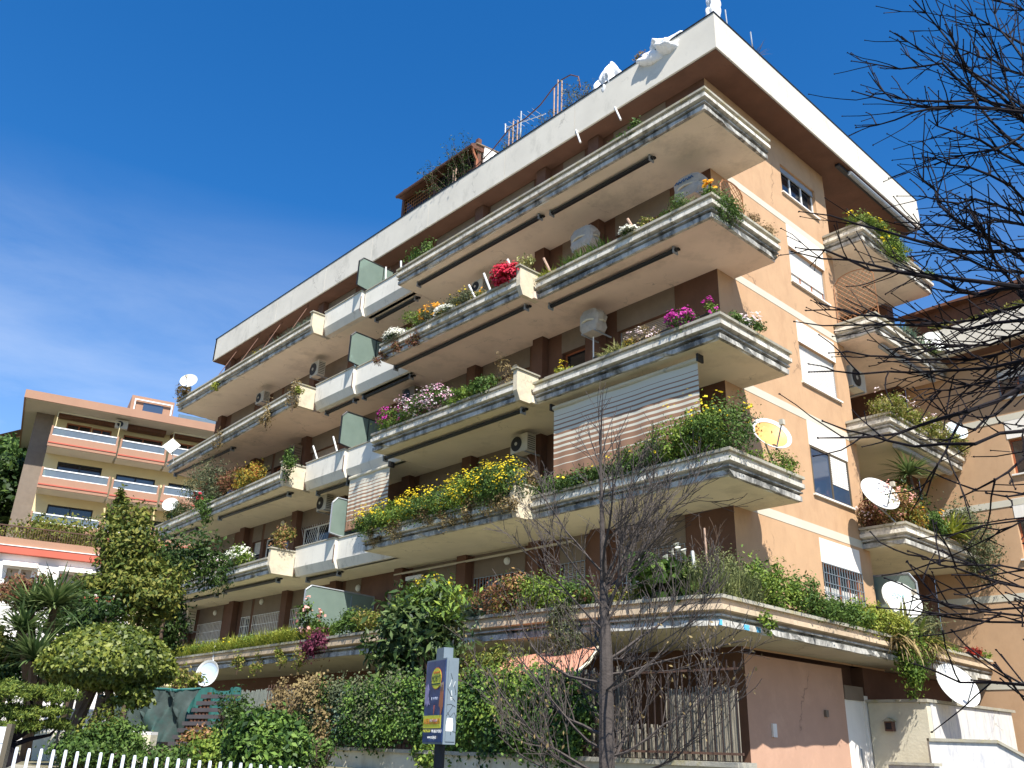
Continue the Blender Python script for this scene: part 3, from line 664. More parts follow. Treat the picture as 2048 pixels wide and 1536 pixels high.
# glass screens between neighbours
for k in TOP:
    T=TOP[k]; fy = .20 if k>1 else -.42; yb = 2.19 if k<5 else 1.75; x=-15.60
    out_ = [(fy,T+.55),(fy,T+1.56),(fy+.18,T+1.76),(yb,T+1.72),(yb,T+.55),(fy+.40,T+.50)]
    if k==1: out_=[(fy,T+.62),(fy,T+1.70),(fy+.2,T+1.86),(yb,T+1.80),(yb,T+.1),(fy+.05,T+.1)]
    f = MB()
    for i in range(len(out_)):
        a,b=out_[i],out_[(i+1)%len(out_)]; f.tube([(x,*a),(x,*b)],.028,4)
    f.tube([(x,1.3,T+.5),(x,1.3,T+1.72)],.022,4)
    g = part(f,'glass_screen','greymetal' if k in(1,2) else 'darkmetal')
    pane = MB(); pane.loft([[(x-.006,*p) for p in out_],[(x+.006,*p) for p in out_]]); mb_child(pane,'pane','greenglass',g)
# matching screen on the first floor side terrace
f=MB(); o_=[(-1.66,3.0),(-1.62,4.60),(-.50,4.56),(-.33,4.30),(-.32,3.0)]
for i in range(len(o_)):
    a,b=o_[i],o_[(i+1)%len(o_)]; f.tube([(a[0],8.86,a[1]),(b[0],8.86,b[1])],.03,4)
g=part(f,'glass_screen','greymetal'); pane=MB(); pane.loft([[(p[0],8.855,p[1]) for p in o_],[(p[0],8.865,p[1]) for p in o_]]); mb_child(pane,'pane','greenglass',g)
# door and niche at the foot of the side wall
part(MB().box(-1.6,-1.38,7.35,7.5,-1.6,1.42),'door_frame','whitepanel'); part(MB().box(-1.6,-1.40,6.42,7.35,1.30,1.62),'door_frame','greywall')
d=part(MB().box(-1.6,-1.46,6.43,7.35,-1.6,1.298),'door','whitepanel'); mb_child(MB().box(-1.46,-1.43,7.0,7.03,-.2,.2),'handle','greymetal',d)
part(MB().box(-3.28,-1.43,7.5,8.7,-1.6,2.1),'recess_wall','brown')
part(MB().box(-1.417,-1.36,5.35,5.47,.85,1.0),'doorbell_box','greywall'); part(MB().box(-1.417,-1.37,3.05,3.2,.35,.62),'meter_box','whitepanel')
part(MB().box(-1.417,-1.36,3.10,3.2,1.65,1.8),'doorbell_box','greywall') if False else None
# downpipes and small lamps along the long wall
for (x,z) in ((-17.9,13.85),(-27.6,4.95),(-23.5,5.05),(-16.6,4.9),(-8.9,10.9),(-9.0,4.9),(-22.6,8.1)):
    l=part(MB().lathe([(0.0,0),(.11,0),(.12,.03),(.09,.08),(.0,.10)],(x,2.19,z),(0,-1,0),12),'wall_lamp','dish')
part(MB().tube([(-14.2,1.95,5.05),(-6.2,1.95,5.05)],.035,6),'awning_rail','ac'); part(MB().box(-13.5,-12.7,1.9,2.05,4.78,4.90),'strip_light','dish')
# ================================================================ adjoining wing on the right
Wg = empty('adjoining_building', (-1.6,13.25,-1.6), 0, 'orange wing of the next building on the far right behind bare branches', 'apartment building')
WO, WU = (0,13.25,0), (1,0,0)
def wp(mb,n,mat): return mb_child(mb,n,mat,Wg)
wh = [(1.2,2.3,10.35,11.35),(1.2,2.6,7.95,9.05),(1.0,2.6,5.45,6.65),(1.0,2.6,2.6,3.7),(4.5,6,7.95,9.05),(4.5,6,5.45,6.65)]
m=MB(); wall_skin(m,WO,WU,-1.6,12,-1.6,11.95,wh,.2); wp(m,'wall','orange'); wp(MB().box(-1.6,12,13.6,22,-1.6,11.95),'wall_core','orange')
for i,h in enumerate(wh):
    window(Wg,WO,WU,*h,frame='redbrown',panes=2,depth=.2,shutter=(.35 if i==0 else 0),shutmat='shutter')
    if i: wp(MB().box(h[0]-.02,h[1]+.02,13.236,13.247,h[3]+.002,h[3]+.58),'window_panel','whitepanel')
for z in (9.62,7.02,4.3,1.9): wp(MB().box(-1.58,12,13.232,13.246,z,z+.2),'string_course','band')
wp(sweep(MB(),[(-1.2,12.5),(12,12.5)],[(0,0),(0,-.93),(.2,-.93),(.2,0)],12.85),'roof_parapet','parapet')
wp(MB().box(-1.2,12,12.71,13.3,11.93,12.03),'roof_soffit','roofsoffit')
# dark tiled roof above with plants at the edge
wp(MB().loft([[(-1.2,13.1,12.80),(12,13.1,12.80),(12,13.1,13.85),(-1.2,13.1,13.85)],[(-1.2,18.0,12.7),(12,18.0,12.7),(12,18.0,15.4),(-1.2,18.0,15.4)]]),'roof','woodbrown')
wp(MB().box(-1.3,12,12.8,13.1,13.80,13.90),'eave','woodbrown')
wp(MB().box(-1.1,11.9,12.75,12.95,12.86,12.95),'gutter','darkmetal')
c=wp(MB().box(2.75,3.5,13.6,14.2,13.9,15.0),'chimney','band'); mb_child(MB().box(2.7,3.55,13.55,14.25,15.002,15.1),'chimney_cap','coping',c)
# ================================================================ penthouse on the roof
Ph = empty('roof_conservatory',(-13.5,3,18.6),0,'dark brown timber conservatory with sloping roof on the roof terrace','conservatory')
m=MB()
PX=(-15.9,-13.8,-11.35)
for x in PX: mb_child(MB().box(x,x+.16,2.05,2.21,18.6,20.9),'post','woodbrown',Ph)
for x in (PX[0],PX[2]): mb_child(MB().box(x,x+.14,4.9,5.04,18.6,21.1),'post','woodbrown',Ph)
pa,pb=at(797,392,Y=1.75),at(946,286,Y=1.75); XA,XB,ZE=pa[0],pb[0],(pa[2]+pb[2])/2
mb_child(MB().loft([[(XA,1.75,ZE-.16),(XB,1.75,ZE-.16),(XB,1.75,ZE+.06),(XA,1.75,ZE+.06)],[(XA,5.2,ZE+.30),(XB,5.2,ZE+.30),(XB,5.2,ZE+.52),(XA,5.2,ZE+.52)]]),'roof','woodbrown',Ph)
mb_child(MB().loft([[(XA-.02,1.9,ZE+.09),(XB+.05,1.9,ZE+.09),(XB+.05,1.9,ZE+.14),(XA-.02,1.9,ZE+.14)],[(XA-.02,5.2,ZE+.53),(XB+.05,5.2,ZE+.53),(XB+.05,5.2,ZE+.6),(XA-.02,5.2,ZE+.6)]]),'roof_covering','tiles',Ph)
mb_child(MB().tube([(XA-.05,1.70,ZE-.1),(XB+.05,1.70,ZE-.1)],.07,6),'gutter','woodbrown',Ph)
mb_child(MB().tube([(XB-.02,1.72,ZE-.1),(XB-.05,1.85,ZE-.3),(-11.15,2.0,ZE-.6),(-11.15,2.0,18.8)],.045,6),'downpipe','copper',Ph)
for a,b in ((-15.74,-13.81),(-13.64,-11.36)): mb_child(MB().box(a,b,2.12,2.15,18.7,20.9),'pane','darkglass',Ph)
g=MB()
for i in range(13): g.tube([(-15.7+i*.15,2.07,18.8),(-15.7+i*.15,2.07,20.8)],.01,3)
for i in range(13): g.tube([(-15.74,2.07,18.8+i*.16),(-13.82,2.07,18.8+i*.16)],.01,3)
mb_child(g,'lattice','trellis',Ph)
mb_child(MB().box(-11.18,-11.1,2.3,4.9,18.6,20.6),'side_wall','whitewall',Ph)
tag(MB().box(-18.9,-18.4,2.2,2.8,18.6,19.75).build('chimney_stack','cream'),'small cream chimney stack at the left of the roof conservatory','chimney')
# ================================================================ left orange building on the hill
H = empty('terracotta_apartment_building',(-51.02,-1.26,0),math.atan2(.97076,.24006),'distant terracotta and cream apartment building with glass balustrades on the left','apartment building')
def hp(mb,n,mat,parent=None):
    me=bpy.data.meshes.new(n); me.from_pydata(mb.v,[],mb.f); me.materials.append(M[mat]); o=bpy.data.objects.new(n,me); col.objects.link(o); o.parent=parent or H; return o
# local frame: x along the facade, y = depth away from the viewer, z up
lh = [(1.75,3.3,18.5,19.55),(3.35,4.6,17.9,19.5),(5.4,8.0,18.0,19.4),(8.9,10.6,17.9,19.5),(1.75,4.5,15.4,16.8),(5.45,8.0,14.8,16.55),(8.9,10.6,15,16.5),(1.75,4.5,12.6,13.85),(5.3,6.6,12.5,13.75),(8,10,12.5,13.7)]
m=MB(); wall_skin(m,(0,2.2,0),(1,0,0),0.9,13,-2,20,lh,.25); hp(m,'wall','yellowwall'); hp(MB().box(.9,13,2.6,12,-2,20),'wall_core','yellowwall')
for i,h in enumerate(lh):
    f=MB(); a,b,c,d=h
    for x in (a,(a+b)/2-.04,b-.08): f.box(x,x+.08,2.3,2.4,c,d)
    f.box(a,b,2.3,2.4,d-.08,d); f.box(a,b,2.3,2.4,c,c+.06); wv=hp(f,'window','redbrown' if i<4 else 'darkmetal'); hp(MB().box(a+.05,b-.05,2.41,2.43,c+.05,d-.05),'pane','blueglass' if i in (1,5) else 'darkglass',wv)
for zb in (17.25,14.45,11.55):
    for (x0,x1,yo) in ((.9,5.0,0),(5.15,8.15,.35),(8.3,12.8,0)):
        s=MB().box(x0,x1,yo,2.2,zb-.02,zb+.2); bb=hp(s,'balcony','whitesoffit')
        hp(MB().box(x0-.02,x1+.02,yo-.12,yo,zb-.12,zb+.62),'fascia','terra',bb)
        hp(MB().box(x0,x1,yo-.16,yo-.122,zb+.08,zb+.16),'groove','redpaint',bb)
        hp(MB().box(x0+.1,x1-.1,yo-.05,yo-.03,zb+.66,zb+1.12),'balustrade_glass','clearglass',bb)
        hp(MB().box(x0+.05,x1-.05,yo-.08,yo,zb+1.12,zb+1.20),'handrail','whitemetal',bb)
        hp(MB().box(x0+.05,x1-.05,yo-.08,yo,zb+.62,zb+.68),'handrail','whitemetal',bb)
        for x in (x0,x1-.12): hp(MB().box(x,x+.12,yo-.125,yo+.02,zb+.62,zb+1.25),'post','terra',bb)
hp(MB().box(-1.0,13,-.55,12,19.92,20.3),'roof_slab','whitesoffit'); hp(MB().box(-1.05,13.05,-.6,-.5,19.9,20.45),'roof_fascia','terra'); hp(MB().box(-1.05,-.95,-.5,12,19.9,20.45),'roof_fascia','terra')
hp(MB().loft([[(-.6,-.2,20.45),(13,-.2,20.45),(13,-.2,20.5),(-.6,-.2,20.5)],[(.6,5,22.1),(13,5,22.1),(13,5,22.2),(.6,5,22.2)]]),'tiled_roof','tiles')
hp(MB().box(-.2,.9,2.2,12,-2,19.9),'side_wall','greywall')
hp(MB().box(5.3,8.1,.3,3.6,20.4,21.75),'dormer','terra'); hp(MB().box(6.1,7.4,.25,.29,20.6,21.3),'dormer_pane','blueglass'); hp(MB().box(5.5,8.0,.1,.2,21.4,21.48),'awning_frame','whitemetal'); hp(MB().box(5.5,5.58,.1,.2,20.4,21.4),'awning_frame','whitemetal'); hp(MB().box(7.9,8.0,.1,.2,20.4,21.4),'awning_frame','whitemetal')
hp(MB().box(8.5,12.8,.3,.4,20.45,21.0),'glass_wall','clearglass')
for (x0,x1) in ((1.1,4.9),(8.4,12)):
    f=MB(); 
    for x in (x0,x1): f.tube([(x,.0,18.4),(x,.0,19.5)],.03,4); f.tube([(x,0,19.5),(x,1.9,19.9)],.03,4)
    f.tube([(x0,0,19.5),(x1,0,19.5)],.035,4); f.tube([(x0,.3,19.62),(x1,.3,19.62)],.03,4); hp(f,'awning_frame','yellowwall')
    hp(MB().box(x0,x1,1.5,2.1,19.7,19.9),'folded_awning','woodbrown')
hp(MB().box(5.3,8.0,1.2,2.1,19.65,19.9),'folded_awning','woodbrown')
a=empty('air_conditioner',at(243,850,X=-50.3),math.atan2(.97076,.24006),'small air conditioner on the distant cream wall under the roof','air conditioner'); local(MB().box(-.4,.4,-.2,.15,-.3,.3),'casing','ac',a); local(MB().lathe([(0,0),(.2,0),(.2,.02),(0,.03)],(-.1,-.2,0),(0,-1,0),12),'fan_grille','black',a)
# lower terrace with railing, red and white house
Rh = empty('red_and_white_house',(-36.87,-2.31,0),math.atan2(.97076,.24006),'low white house with a red band and scalloped awnings at the far left','house')
def rp_(mb,n,mat):
    me=bpy.data.meshes.new(n); me.from_pydata(mb.v,[],mb.f); me.materials.append(M[mat]); o=bpy.data.objects.new(n,me); col.objects.link(o); o.parent=Rh; return o
m=MB(); wall_skin(m,(0,0,0),(1,0,0),-5,4,-2,7.75,[(-1.75,-1.25,6.2,7.1),(-1.15,-.7,6.2,7.1),(.55,1.1,6.2,7.1),(1.2,1.7,6.2,7.1)],.15); rp_(m,'wall','whitewall'); rp_(MB().box(-5,4,.3,8,-2,7.75),'wall_core','whitewall')
for x0,x1 in ((-1.75,-1.25),(-1.15,-.7),(.55,1.1),(1.2,1.7)): rp_(MB().box(x0,x1,.1,.14,6.2,7.1),'window','shutter_dark')
rp_(MB().box(-5,4,-.3,.1,7.76,8.1),'fascia','redpaint'); rp_(MB().box(-5,4,-.2,8,8.11,8.5),'roof_wall','terra'); rp_(MB().box(-5,4,-.33,-.2,8.1,8.14),'roof_edge','whitewall'); rp_(MB().box(-5,4,-.1,.02,5.95,6.15),'base_band','redpaint')
for x0,x1 in ((-2,-.5),(.4,1.9)):
    m=MB()
    n=8
    for i in range(n): a=x0+(x1-x0)*i/n; b=a+(x1-x0)/n; m.hexa([(a,-.45,7.16),(b,-.45,7.16),(b,-.43,7.16),(a,-.43,7.16),(a,-.45,7.26+.0),(b,-.45,7.26),(b,-.43,7.26),(a,-.43,7.26)]); 
    m.loft([[(x0,-.45,7.25),(x1,-.45,7.25),(x1,-.44,7.28),(x0,-.44,7.28)],[(x0,0,7.42),(x1,0,7.42),(x1,0,7.45),(x0,0,7.45)]]); rp_(m,'awning','whitepanel')
f=MB(); 
for i in range(80): x=-4.9+i*.11; f.box(x,x+.02,-.1,-.08,8.5,9.05)
f.box(-5,4,-.12,-.06,9.05,9.1); rp_(f,'railing','rust')
tw = tag(MB().box(-52.5,-38,-8.4,-7.9,6.2,10.2).build('terrace_wall','terra'),'terracotta terrace wall below the distant balconies','wall') if False else None
# far house behind the hill trees
Fh = empty('hillside_house',far(50,905,95),0.3,'far house with tiled roof just showing above the trees at left','house')
m=MB().box(-6,6,-3,3,-8,.3); local(m,'wall','terra',Fh); local(MB().loft([[(-7,-4,.3),(7,-4,.3),(7,4,.3),(-7,4,.3)],[(-4,-.3,1.9),(4,-.3,1.9),(4,.3,1.9),(-4,.3,1.9)]]),'roof','tiles',Fh)
def text_mesh(c, name, parent):
    t=bpy.data.objects.new('tmp',c); col.objects.link(t); bpy.context.view_layer.update(); me=bpy.data.meshes.new_from_object(t.evaluated_get(bpy.context.evaluated_depsgraph_get())); bpy.data.objects.remove(t)
    o=bpy.data.objects.new(name,me); col.objects.link(o); o.parent=parent; return o
# ================================================================ things on and around the balconies
def seg_y(k, s, x):
    if s=='r': return .0 if k>1 else None
    if s=='m': return -.48
    y0,y1 = {5:(.05,-.02),4:(.17,-.42),3:(.15,-.42),2:(.0,-.45)}[k]; t=(x+31)/12.6; return y0+(y1-y0)*t
def l1y(x):
    for (a,ya),(b,yb) in zip(L1[1:],L1[2:]):
        if a<=x<=b: return ya+(yb-ya)*(x-a)/(b-a)
    return -.9
def spot(u, k, s, inset=.26):
    T=TOP[k]-.03; y=0
    x=-10
    for _ in range(6):
        y = (l1y(x) if k==1 else seg_y(k,s,x))+inset; x = lineX(u, y, T)
    return np.array([x,y,T])
def sidespot(v_or_u, k, X=-.1, inset=.25):      # along a Y-direction planter, by image column
    T=TOP[k]-.03; lo,hi=-1.0,13.3
    xx=X-inset
    for _ in range(50):
        m_=(lo+hi)/2; q=np.array([xx,m_,T])-CAM; uu=1024+FPX*(q@RGT)/(q@_f)
        if uu<v_or_u: lo=m_
        else: hi=m_
    return np.array([xx,m_,T])
FT = {5:'top floor',4:'fourth floor',3:'third floor',2:'second floor',1:'first floor'}
def S(u,k,s,leaf,r,n,size,label,cat='plant',fl=None,nfl=0,fs=.05,name='shrub',ins=.26,dz=0,pos=None,**kw):
    c = spot(u,k,s,ins) if pos is None else np.array(pos,float)
    c = c+np.array([0,0,dz]); return shrub(name,label,cat,c,r,n,leaf,size,fl,nfl,fs,**kw)
# top floor (level 5)
S(845,5,'r','mid',(.62,.28,.36),900,.11,'sparse green shrub near the left end of the top corner balcony',name='potted_shrub')
S(1260,5,'r','mid',(.55,.25,.26),900,.09,'leafy green shrub poking over the top balcony edge below the roof',name='potted_shrub')
for u,ln in ((560,.35),(590,.42),(615,.45)):
    bladeplant('spiky_plant','blue green spiky plant on the top floor left balcony, '+{560:'left one',590:'middle one',615:'one touching the cream pier'}[u],'plant',spot(u,5,'l'),70,ln,.045,'blue',(.5,.12),.5,.8,group='spiky plants on the top floor left balcony')
S(520,5,'l','yellowgreen',(.35,.18,.12),260,.07,'small yellow green plant midway along the top left balcony',name='low_plant',fl='yellow',nfl=14)
S(362,5,'l','dry',(.45,.35,.42),900,.12,'dry brown plant at the far left end of the top balcony',name='dry_plant',ins=.1)
S(437,5,'l','yellowgreen',(.30,.12,.20),380,.09,'small yellowing weed growing out of the top left balcony fascia',name='weed',ins=.05,dz=-.62,stems=False)
# level 4
S(1352,4,'r','mid',(.50,.28,.26),1500,.07,'feathery green bush near the corner of the fourth floor balcony',name='bush',aspect=4,ins=.2)
S(1290,4,'r','sedum',(.32,.2,.2),500,.07,'small brownish green shrub right of the white flower mound',name='shrub')
S(1262,4,'r','mid',(.27,.24,.12),700,.05,'white chrysanthemum mound on the fourth floor corner balcony','flowers',fl='white',nfl=700,fs=.06,name='chrysanthemum',flat=1,dz=.05,ins=.14)
bladeplant('grass_clump','row of green grassy leaves on the fourth floor corner balcony','plant',spot(1170,4,'r'),330,.45,.03,'mid',(.85,.14),.5,.8)
bladeplant('grass_clump','yellow green grass tuft beside the cream pier, fourth floor','plant',spot(1096,4,'r'),160,.35,.03,'yellowgreen',(.3,.14),.6,.7)
S(1440,4,'r','bright',(.22,.2,.2),380,.08,'orange tulips at the tip of the fourth floor corner balcony','flowers',fl='orange',nfl=14,fs=.14,name='tulips',pos=(-.22,.35,TOP[4]),upfl=1.2)
S(0,4,'r','mid',(.2,.45,.38),1500,.10,'green trailing plant spilling over the fourth floor corner',name='trailing_plant',pos=(-.06,.75,TOP[4]-.45),aspect=4,stems=False)
S(0,4,'r','dry',(.22,.45,.3),700,.07,'dry orange brown bush behind the trellis, fourth floor corner','plant',name='dry_bush',pos=(-.3,2.0,TOP[4]),aspect=4)
S(0,4,'r','dry',(.2,.4,.2),500,.07,'lower straw coloured tuft at the end of the fourth floor corner','plant',name='dry_bush',pos=(-.2,2.6,TOP[4]),aspect=4)
# level 4 middle
S(1012,4,'m','red',(.48,.30,.30),700,.09,'bright crimson bougainvillea spilling over the fourth floor planter','flowers',fl='crimson',nfl=800,fs=.075,name='bougainvillea',ins=.12,cr=.3,upfl=0)
S(1052,4,'m','variegated',(.28,.25,.34),420,.09,'variegated cream and green plant above the fourth floor pier',name='variegated_plant',ins=.5,dz=.25)
S(925,4,'m','grey',(.5,.34,.24),1900,.06,'grey green bush with yellow flowers on the fourth floor planter','plant',fl='yellow',nfl=60,fs=.06,name='flowering_bush',ins=.18,upfl=.5)
S(966,4,'m','sedum',(.25,.2,.16),300,.07,'small orange yellow plant right of the grey green bush',name='small_plant',fl='orange',nfl=16)
S(894,4,'m','mid',(.42,.3,.2),1000,.05,'white chrysanthemum mound beside orange flowers, fourth floor','flowers',fl='white',nfl=620,fs=.06,name='chrysanthemum',flat=1,ins=.16)
S(862,4,'m','grey',(.52,.32,.24),1700,.055,'mound with orange yellow flowers along its top, fourth floor','flowers',fl='orange',nfl=150,fs=.06,name='flowering_bush',upfl=.55,ins=.2)
S(822,4,'m','bright',(.40,.26,.40),800,.08,'yellow green leafy shrub between white and orange mounds',name='shrub')
S(793,4,'m','dark',(.48,.34,.26),1300,.05,'large white chrysanthemum at the left end of the fourth floor planter','flowers',fl='white',nfl=1100,fs=.05,name='chrysanthemum',flat=1,ins=.14)
for u,d in ((830,.62),(796,.55),(764,.72)):
    S(u,4,'m','brownleaf',(.28,.14,.22),300,.08,'red creeper on the fourth floor planter face, '+{830:'rightmost and largest',796:'middle one',764:'hanging at the left end corner'}[u],'plant',name='creeper',ins=.0,dz=-d,stems=False,group='red creepers hanging on the fourth floor planter')
# level 4 left
S(590,4,'l','dry',(.35,.2,.55),600,.1,'dry creeper hanging beside the cream pier on the left, fourth floor','plant',name='dry_creeper',ins=.0,dz=-.9,stems=True)
S(600,4,'l','yellowgreen',(.2,.16,.2),260,.08,'small green weed above the dry creeper, fourth floor left','plant',name='weed',ins=.1,dz=-.3)
S(538,4,'l','dry',(.40,.2,.5),420,.1,'wispy dry weeds hanging mid way on the fourth floor left balcony','plant',name='dry_creeper',ins=.0,dz=-.95)
S(440,4,'l','dry',(.3,.2,.4),260,.1,'thin dry weeds at the step of the fourth floor left balcony','plant',name='dry_creeper',ins=.0,dz=-.8)
# level 3
S(1130,3,'r','yellowgreen',(.32,.2,.2),420,.08,'small yellow plant left on the third floor corner balcony','plant',name='small_plant',fl='yellow',nfl=30)
bladeplant('striped_grass','striped arching spider plant on the third floor corner balcony','plant',spot(1230,3,'r'),190,.42,.035,'variegated',(.34,.14),.9,.7)
S(1256,3,'r','autumn',(.26,.2,.18),350,.07,'orange green low plant between spider plant and dry daisies','plant',name='small_plant')
S(1285,3,'r','dry',(.46,.26,.24),900,.06,'faded mauve daisy clump on the third floor corner balcony','flowers',fl='palepink',nfl=120,fs=.05,name='dried_daisies')
S(1363,3,'r','mid',(.34,.26,.22),1100,.06,'magenta daisy bush on the third floor corner balcony','flowers',fl='magenta',nfl=330,fs=.06,name='daisy_bush',upfl=.45,ins=.18)
S(1424,3,'r','bright',(.17,.17,.24),600,.06,'upright magenta flowers at the tip of the third floor corner','flowers',fl='magenta',nfl=90,fs=.055,name='daisy_bush',upfl=.6)
S(0,3,'r','mid',(.22,.4,.2),600,.08,'low green plant on the side of the third floor corner','plant',name='low_plant',pos=(-.2,.85,TOP[3]-.1))
S(0,3,'r','mid',(.24,.26,.26),900,.075,'bush with pale pink flowers on the side of the third floor corner','flowers',fl='palepink',nfl=130,fs=.055,name='daisy_bush',pos=(-.15,1.45,TOP[3]-.08),upfl=.6)
S(780,3,'m','bright',(.62,.32,.32),1500,.07,'pink and magenta daisies at the left end of the third floor planter','flowers',fl='magenta',nfl=190,fs=.05,name='daisy_bush',upfl=.4,ins=.12)
S(815,3,'m','mid',(.60,.34,.36),1500,.07,'mixed magenta and pink daisies left of centre, third floor planter','flowers',fl='pink',nfl=260,fs=.05,name='daisy_bush',upfl=.4,ins=.12)
S(865,3,'m','mid',(.70,.36,.36),1900,.07,'pale pink daisy bush mid way on the third floor planter','flowers',fl='pink',nfl=400,fs=.05,name='daisy_bush',upfl=.4,ins=.12)
S(925,3,'m','bright',(.60,.3,.20),1000,.09,'bright green creeping leaves on the third floor planter','plant',name='creeper',ins=.12)
S(962,3,'m','mid',(.50,.3,.28),1000,.10,'green and yellow leafy plant below the bare stems, third floor','plant',name='leafy_plant',ins=.16)
S(1006,3,'m','dry',(.55,.3,.5),260,.09,'scraggly bare stemmed plant beside the third floor pier','plant',name='bare_plant',ins=.3)
S(500,3,'l','autumn',(.85,.45,.50),3000,.10,'golden orange photinia bush on the third floor left balcony','shrub',name='photinia',ins=.3)
S(462,3,'l','brownleaf',(.95,.5,.55),2400,.10,'brownish loose shrub between golden bush and grey green shrub','shrub',name='shrub',ins=.3)
S(400,3,'l','grey',(1.5,.6,.95),5200,.10,'big airy grey green shrub on the third floor left balcony','shrub',name='shrub',ins=.3,cr=.34)
S(350,3,'l','dark',(.9,.4,.42),2400,.07,'dark blue green rounded bush near the left end, third floor','shrub',name='bush',ins=.2)
S(412,3,'l','mid',(.45,.3,.55),1100,.11,'green plant trailing over the third floor left planter','plant',name='trailing_plant',ins=.0,dz=-.75)
S(396,3,'l','mid',(.25,.2,.3),250,.09,'red geranium above the trailing green plant','flowers',fl='crimson',nfl=26,fs=.12,name='geranium',ins=.1,upfl=1.0)
S(575,3,'l','mid',(.35,.22,.5),700,.11,'leafy green climber against the cream pier, third floor left','plant',name='climber',ins=.0,dz=-.5)
# level 2 right
for u,rx,h,n,lf,lab in ((1120,1.1,.20,1500,'mid','low leafy greenery at the left end of the second floor corner planter'),(1185,1.0,.20,1500,'dark','dark ivy greenery below the striped awning left part'),(1240,1.0,.26,1600,'mid','mixed greenery below the middle of the big striped awning'),(1300,.9,.34,2000,'mid','taller greenery below the right end of the big striped awning'),(1350,.7,.44,2000,'bright','light green bush right of centre on the second floor corner planter')):
    S(u,2,'r',lf,(rx,.34,h),n,.08,lab,'plant',fl='yellow',nfl=8,fs=.07,name='planter_greenery',ins=.16)
S(1395,2,'r','bright',(.7,.42,.55),2600,.08,'yellow flowered bush left of the rusty dish on the second floor corner','plant',fl='yellow',nfl=40,fs=.07,name='flowering_bush',upfl=.7,ins=.2)
S(0,2,'r','mid',(.55,.6,.62),4200,.075,'tall yellow flowered bush at the tip of the second floor corner','plant',fl='yellow',nfl=60,fs=.07,name='flowering_bush',pos=(-.35,.45,TOP[2]-.1),upfl=.8)
S(0,2,'r','bright',(.26,.55,.24),1100,.07,'green tuft at the end of the second floor corner','plant',name='low_plant',pos=(-.2,2.45,TOP[2]-.05))
S(0,2,'r','bright',(.2,.5,.16),600,.07,'low weeds below the rusty dish on the second floor corner','plant',name='low_plant',pos=(-.2,1.5,TOP[2]-.05))
# level 2 middle: long bank of yellow daisies
i=0
for u,h,lab in ((742,.5,'leftmost drooping clump of the yellow daisy bank, second floor'),(785,.55,'yellow daisy clump beside the small striped awning'),(835,.58,'yellow daisy clump left of centre in the second floor bank'),(885,.60,'central clump of the yellow daisy bank, second floor'),(930,.62,'yellow daisy clump right of centre in the second floor bank'),(975,.66,'tall yellow daisy clump near the cream pier, second floor'),(1008,.66,'rightmost yellow daisy clump against the cream pier, second floor')):
    r_=S(u,2,'m',('mid','bright','mid')[i%3],(.62,.42,h*.75),3400,.07,lab,'flowers',fl='yellow',nfl=330,fs=.048,name='yellow_daisies',ins=.12,upfl=.45,dz=-.12)
    shrub('x',None,None,spot(u+8,2,'m',-.02)+np.array([0,0,-.45]),(.42,.14,.32),420,'dry',.08,parent=r_,part='dry_foliage',stems=False); i+=1
S(1048,2,'m','dry',(.3,.3,.3),350,.1,'dry brown leafy plant behind the second floor cream pier','plant',name='dry_plant',ins=.6,dz=.2)
# level 2 left
S(562,2,'l','photinia',(.42,.34,.44),1600,.09,'pink tipped photinia bush beside the cream pier, second floor left','shrub',name='photinia',ins=.5,dz=.25)
S(478,2,'l','bright',(.55,.38,.36),1800,.08,'white flowered bush near the railing, second floor left','flowers',fl='white',nfl=260,fs=.075,name='flowering_bush',ins=.15)
S(450,2,'l','mid',(.4,.3,.5),900,.09,'green plant hanging below the white flowered bush','plant',name='trailing_plant',ins=.0,dz=-.7)
S(420,2,'l','mid',(.85,.4,.42),1800,.09,'grey green bush with white and lilac flowers, second floor left','flowers',fl='palepink',nfl=240,fs=.07,name='flowering_bush',ins=.15)
S(385,2,'l','bright',(.8,.4,.40),1700,.09,'leafy bush with white flowers, second floor left','flowers',fl='white',nfl=160,fs=.075,name='flowering_bush',ins=.15)
S(345,2,'l','mid',(1.0,.5,.5),2200,.09,'green bush near the left end of the second floor','plant',name='bush',ins=.15)
S(350,2,'l','grey',(.45,.3,.55),1000,.09,'grey green plant trailing down the second floor left fascia','plant',name='trailing_plant',ins=.0,dz=-.9)
S(312,2,'l','mid',(.9,.4,.42),1600,.1,'tangled greenery at the far left end of the second floor','plant',name='bush',ins=.15)
# level 1 left: weeds
for u,lab in ((352,'weedy grass at the far left of the first floor terrace'),(400,'weedy grass with tiny yellow flowers, first floor left'),(450,'yellow green weeds above the pale blue dish'),(500,'bright green weeds before the second grille, first floor'),(550,'bright yellow green weeds before the large grille, first floor'),(595,'weeds left of the pink oleander, first floor')):
    c=spot(u,1,'l'); r_=bladeplant('weeds',lab,'weeds',c,520,.62,.028,'yellowgreen',(1.1,.16),.6,.75)
    shrub('x',None,None,c,(1.15,.22,.22),1500,('bright','yellowgreen')[int(u/50)%2],.07,fl='yellow',nfl=10,fsize=.06,parent=r_,part='undergrowth',stems=False)
S(612,1,'l','mid',(.5,.3,.55),900,.12,'oleander with pink flowers on the first floor terrace','flowers',fl='salmonpink',nfl=90,fs=.09,name='oleander',ins=.15,upfl=.4)
S(634,1,'l','purple',(.45,.32,.42),1600,.09,'purple leaved plant hanging over the first floor terrace','plant',name='purple_plant',ins=.0,dz=-.55,stems=False)
bladeplant('green_tuft','bright green tuft right of the pink oleander','plant',spot(650,1,'l'),160,.6,.06,'bright',(.3,.12),.6,.8)
S(700,1,'l','mid',(.7,.3,.32),1400,.10,'green bush below the glass screen, first floor','plant',name='bush',ins=.2)
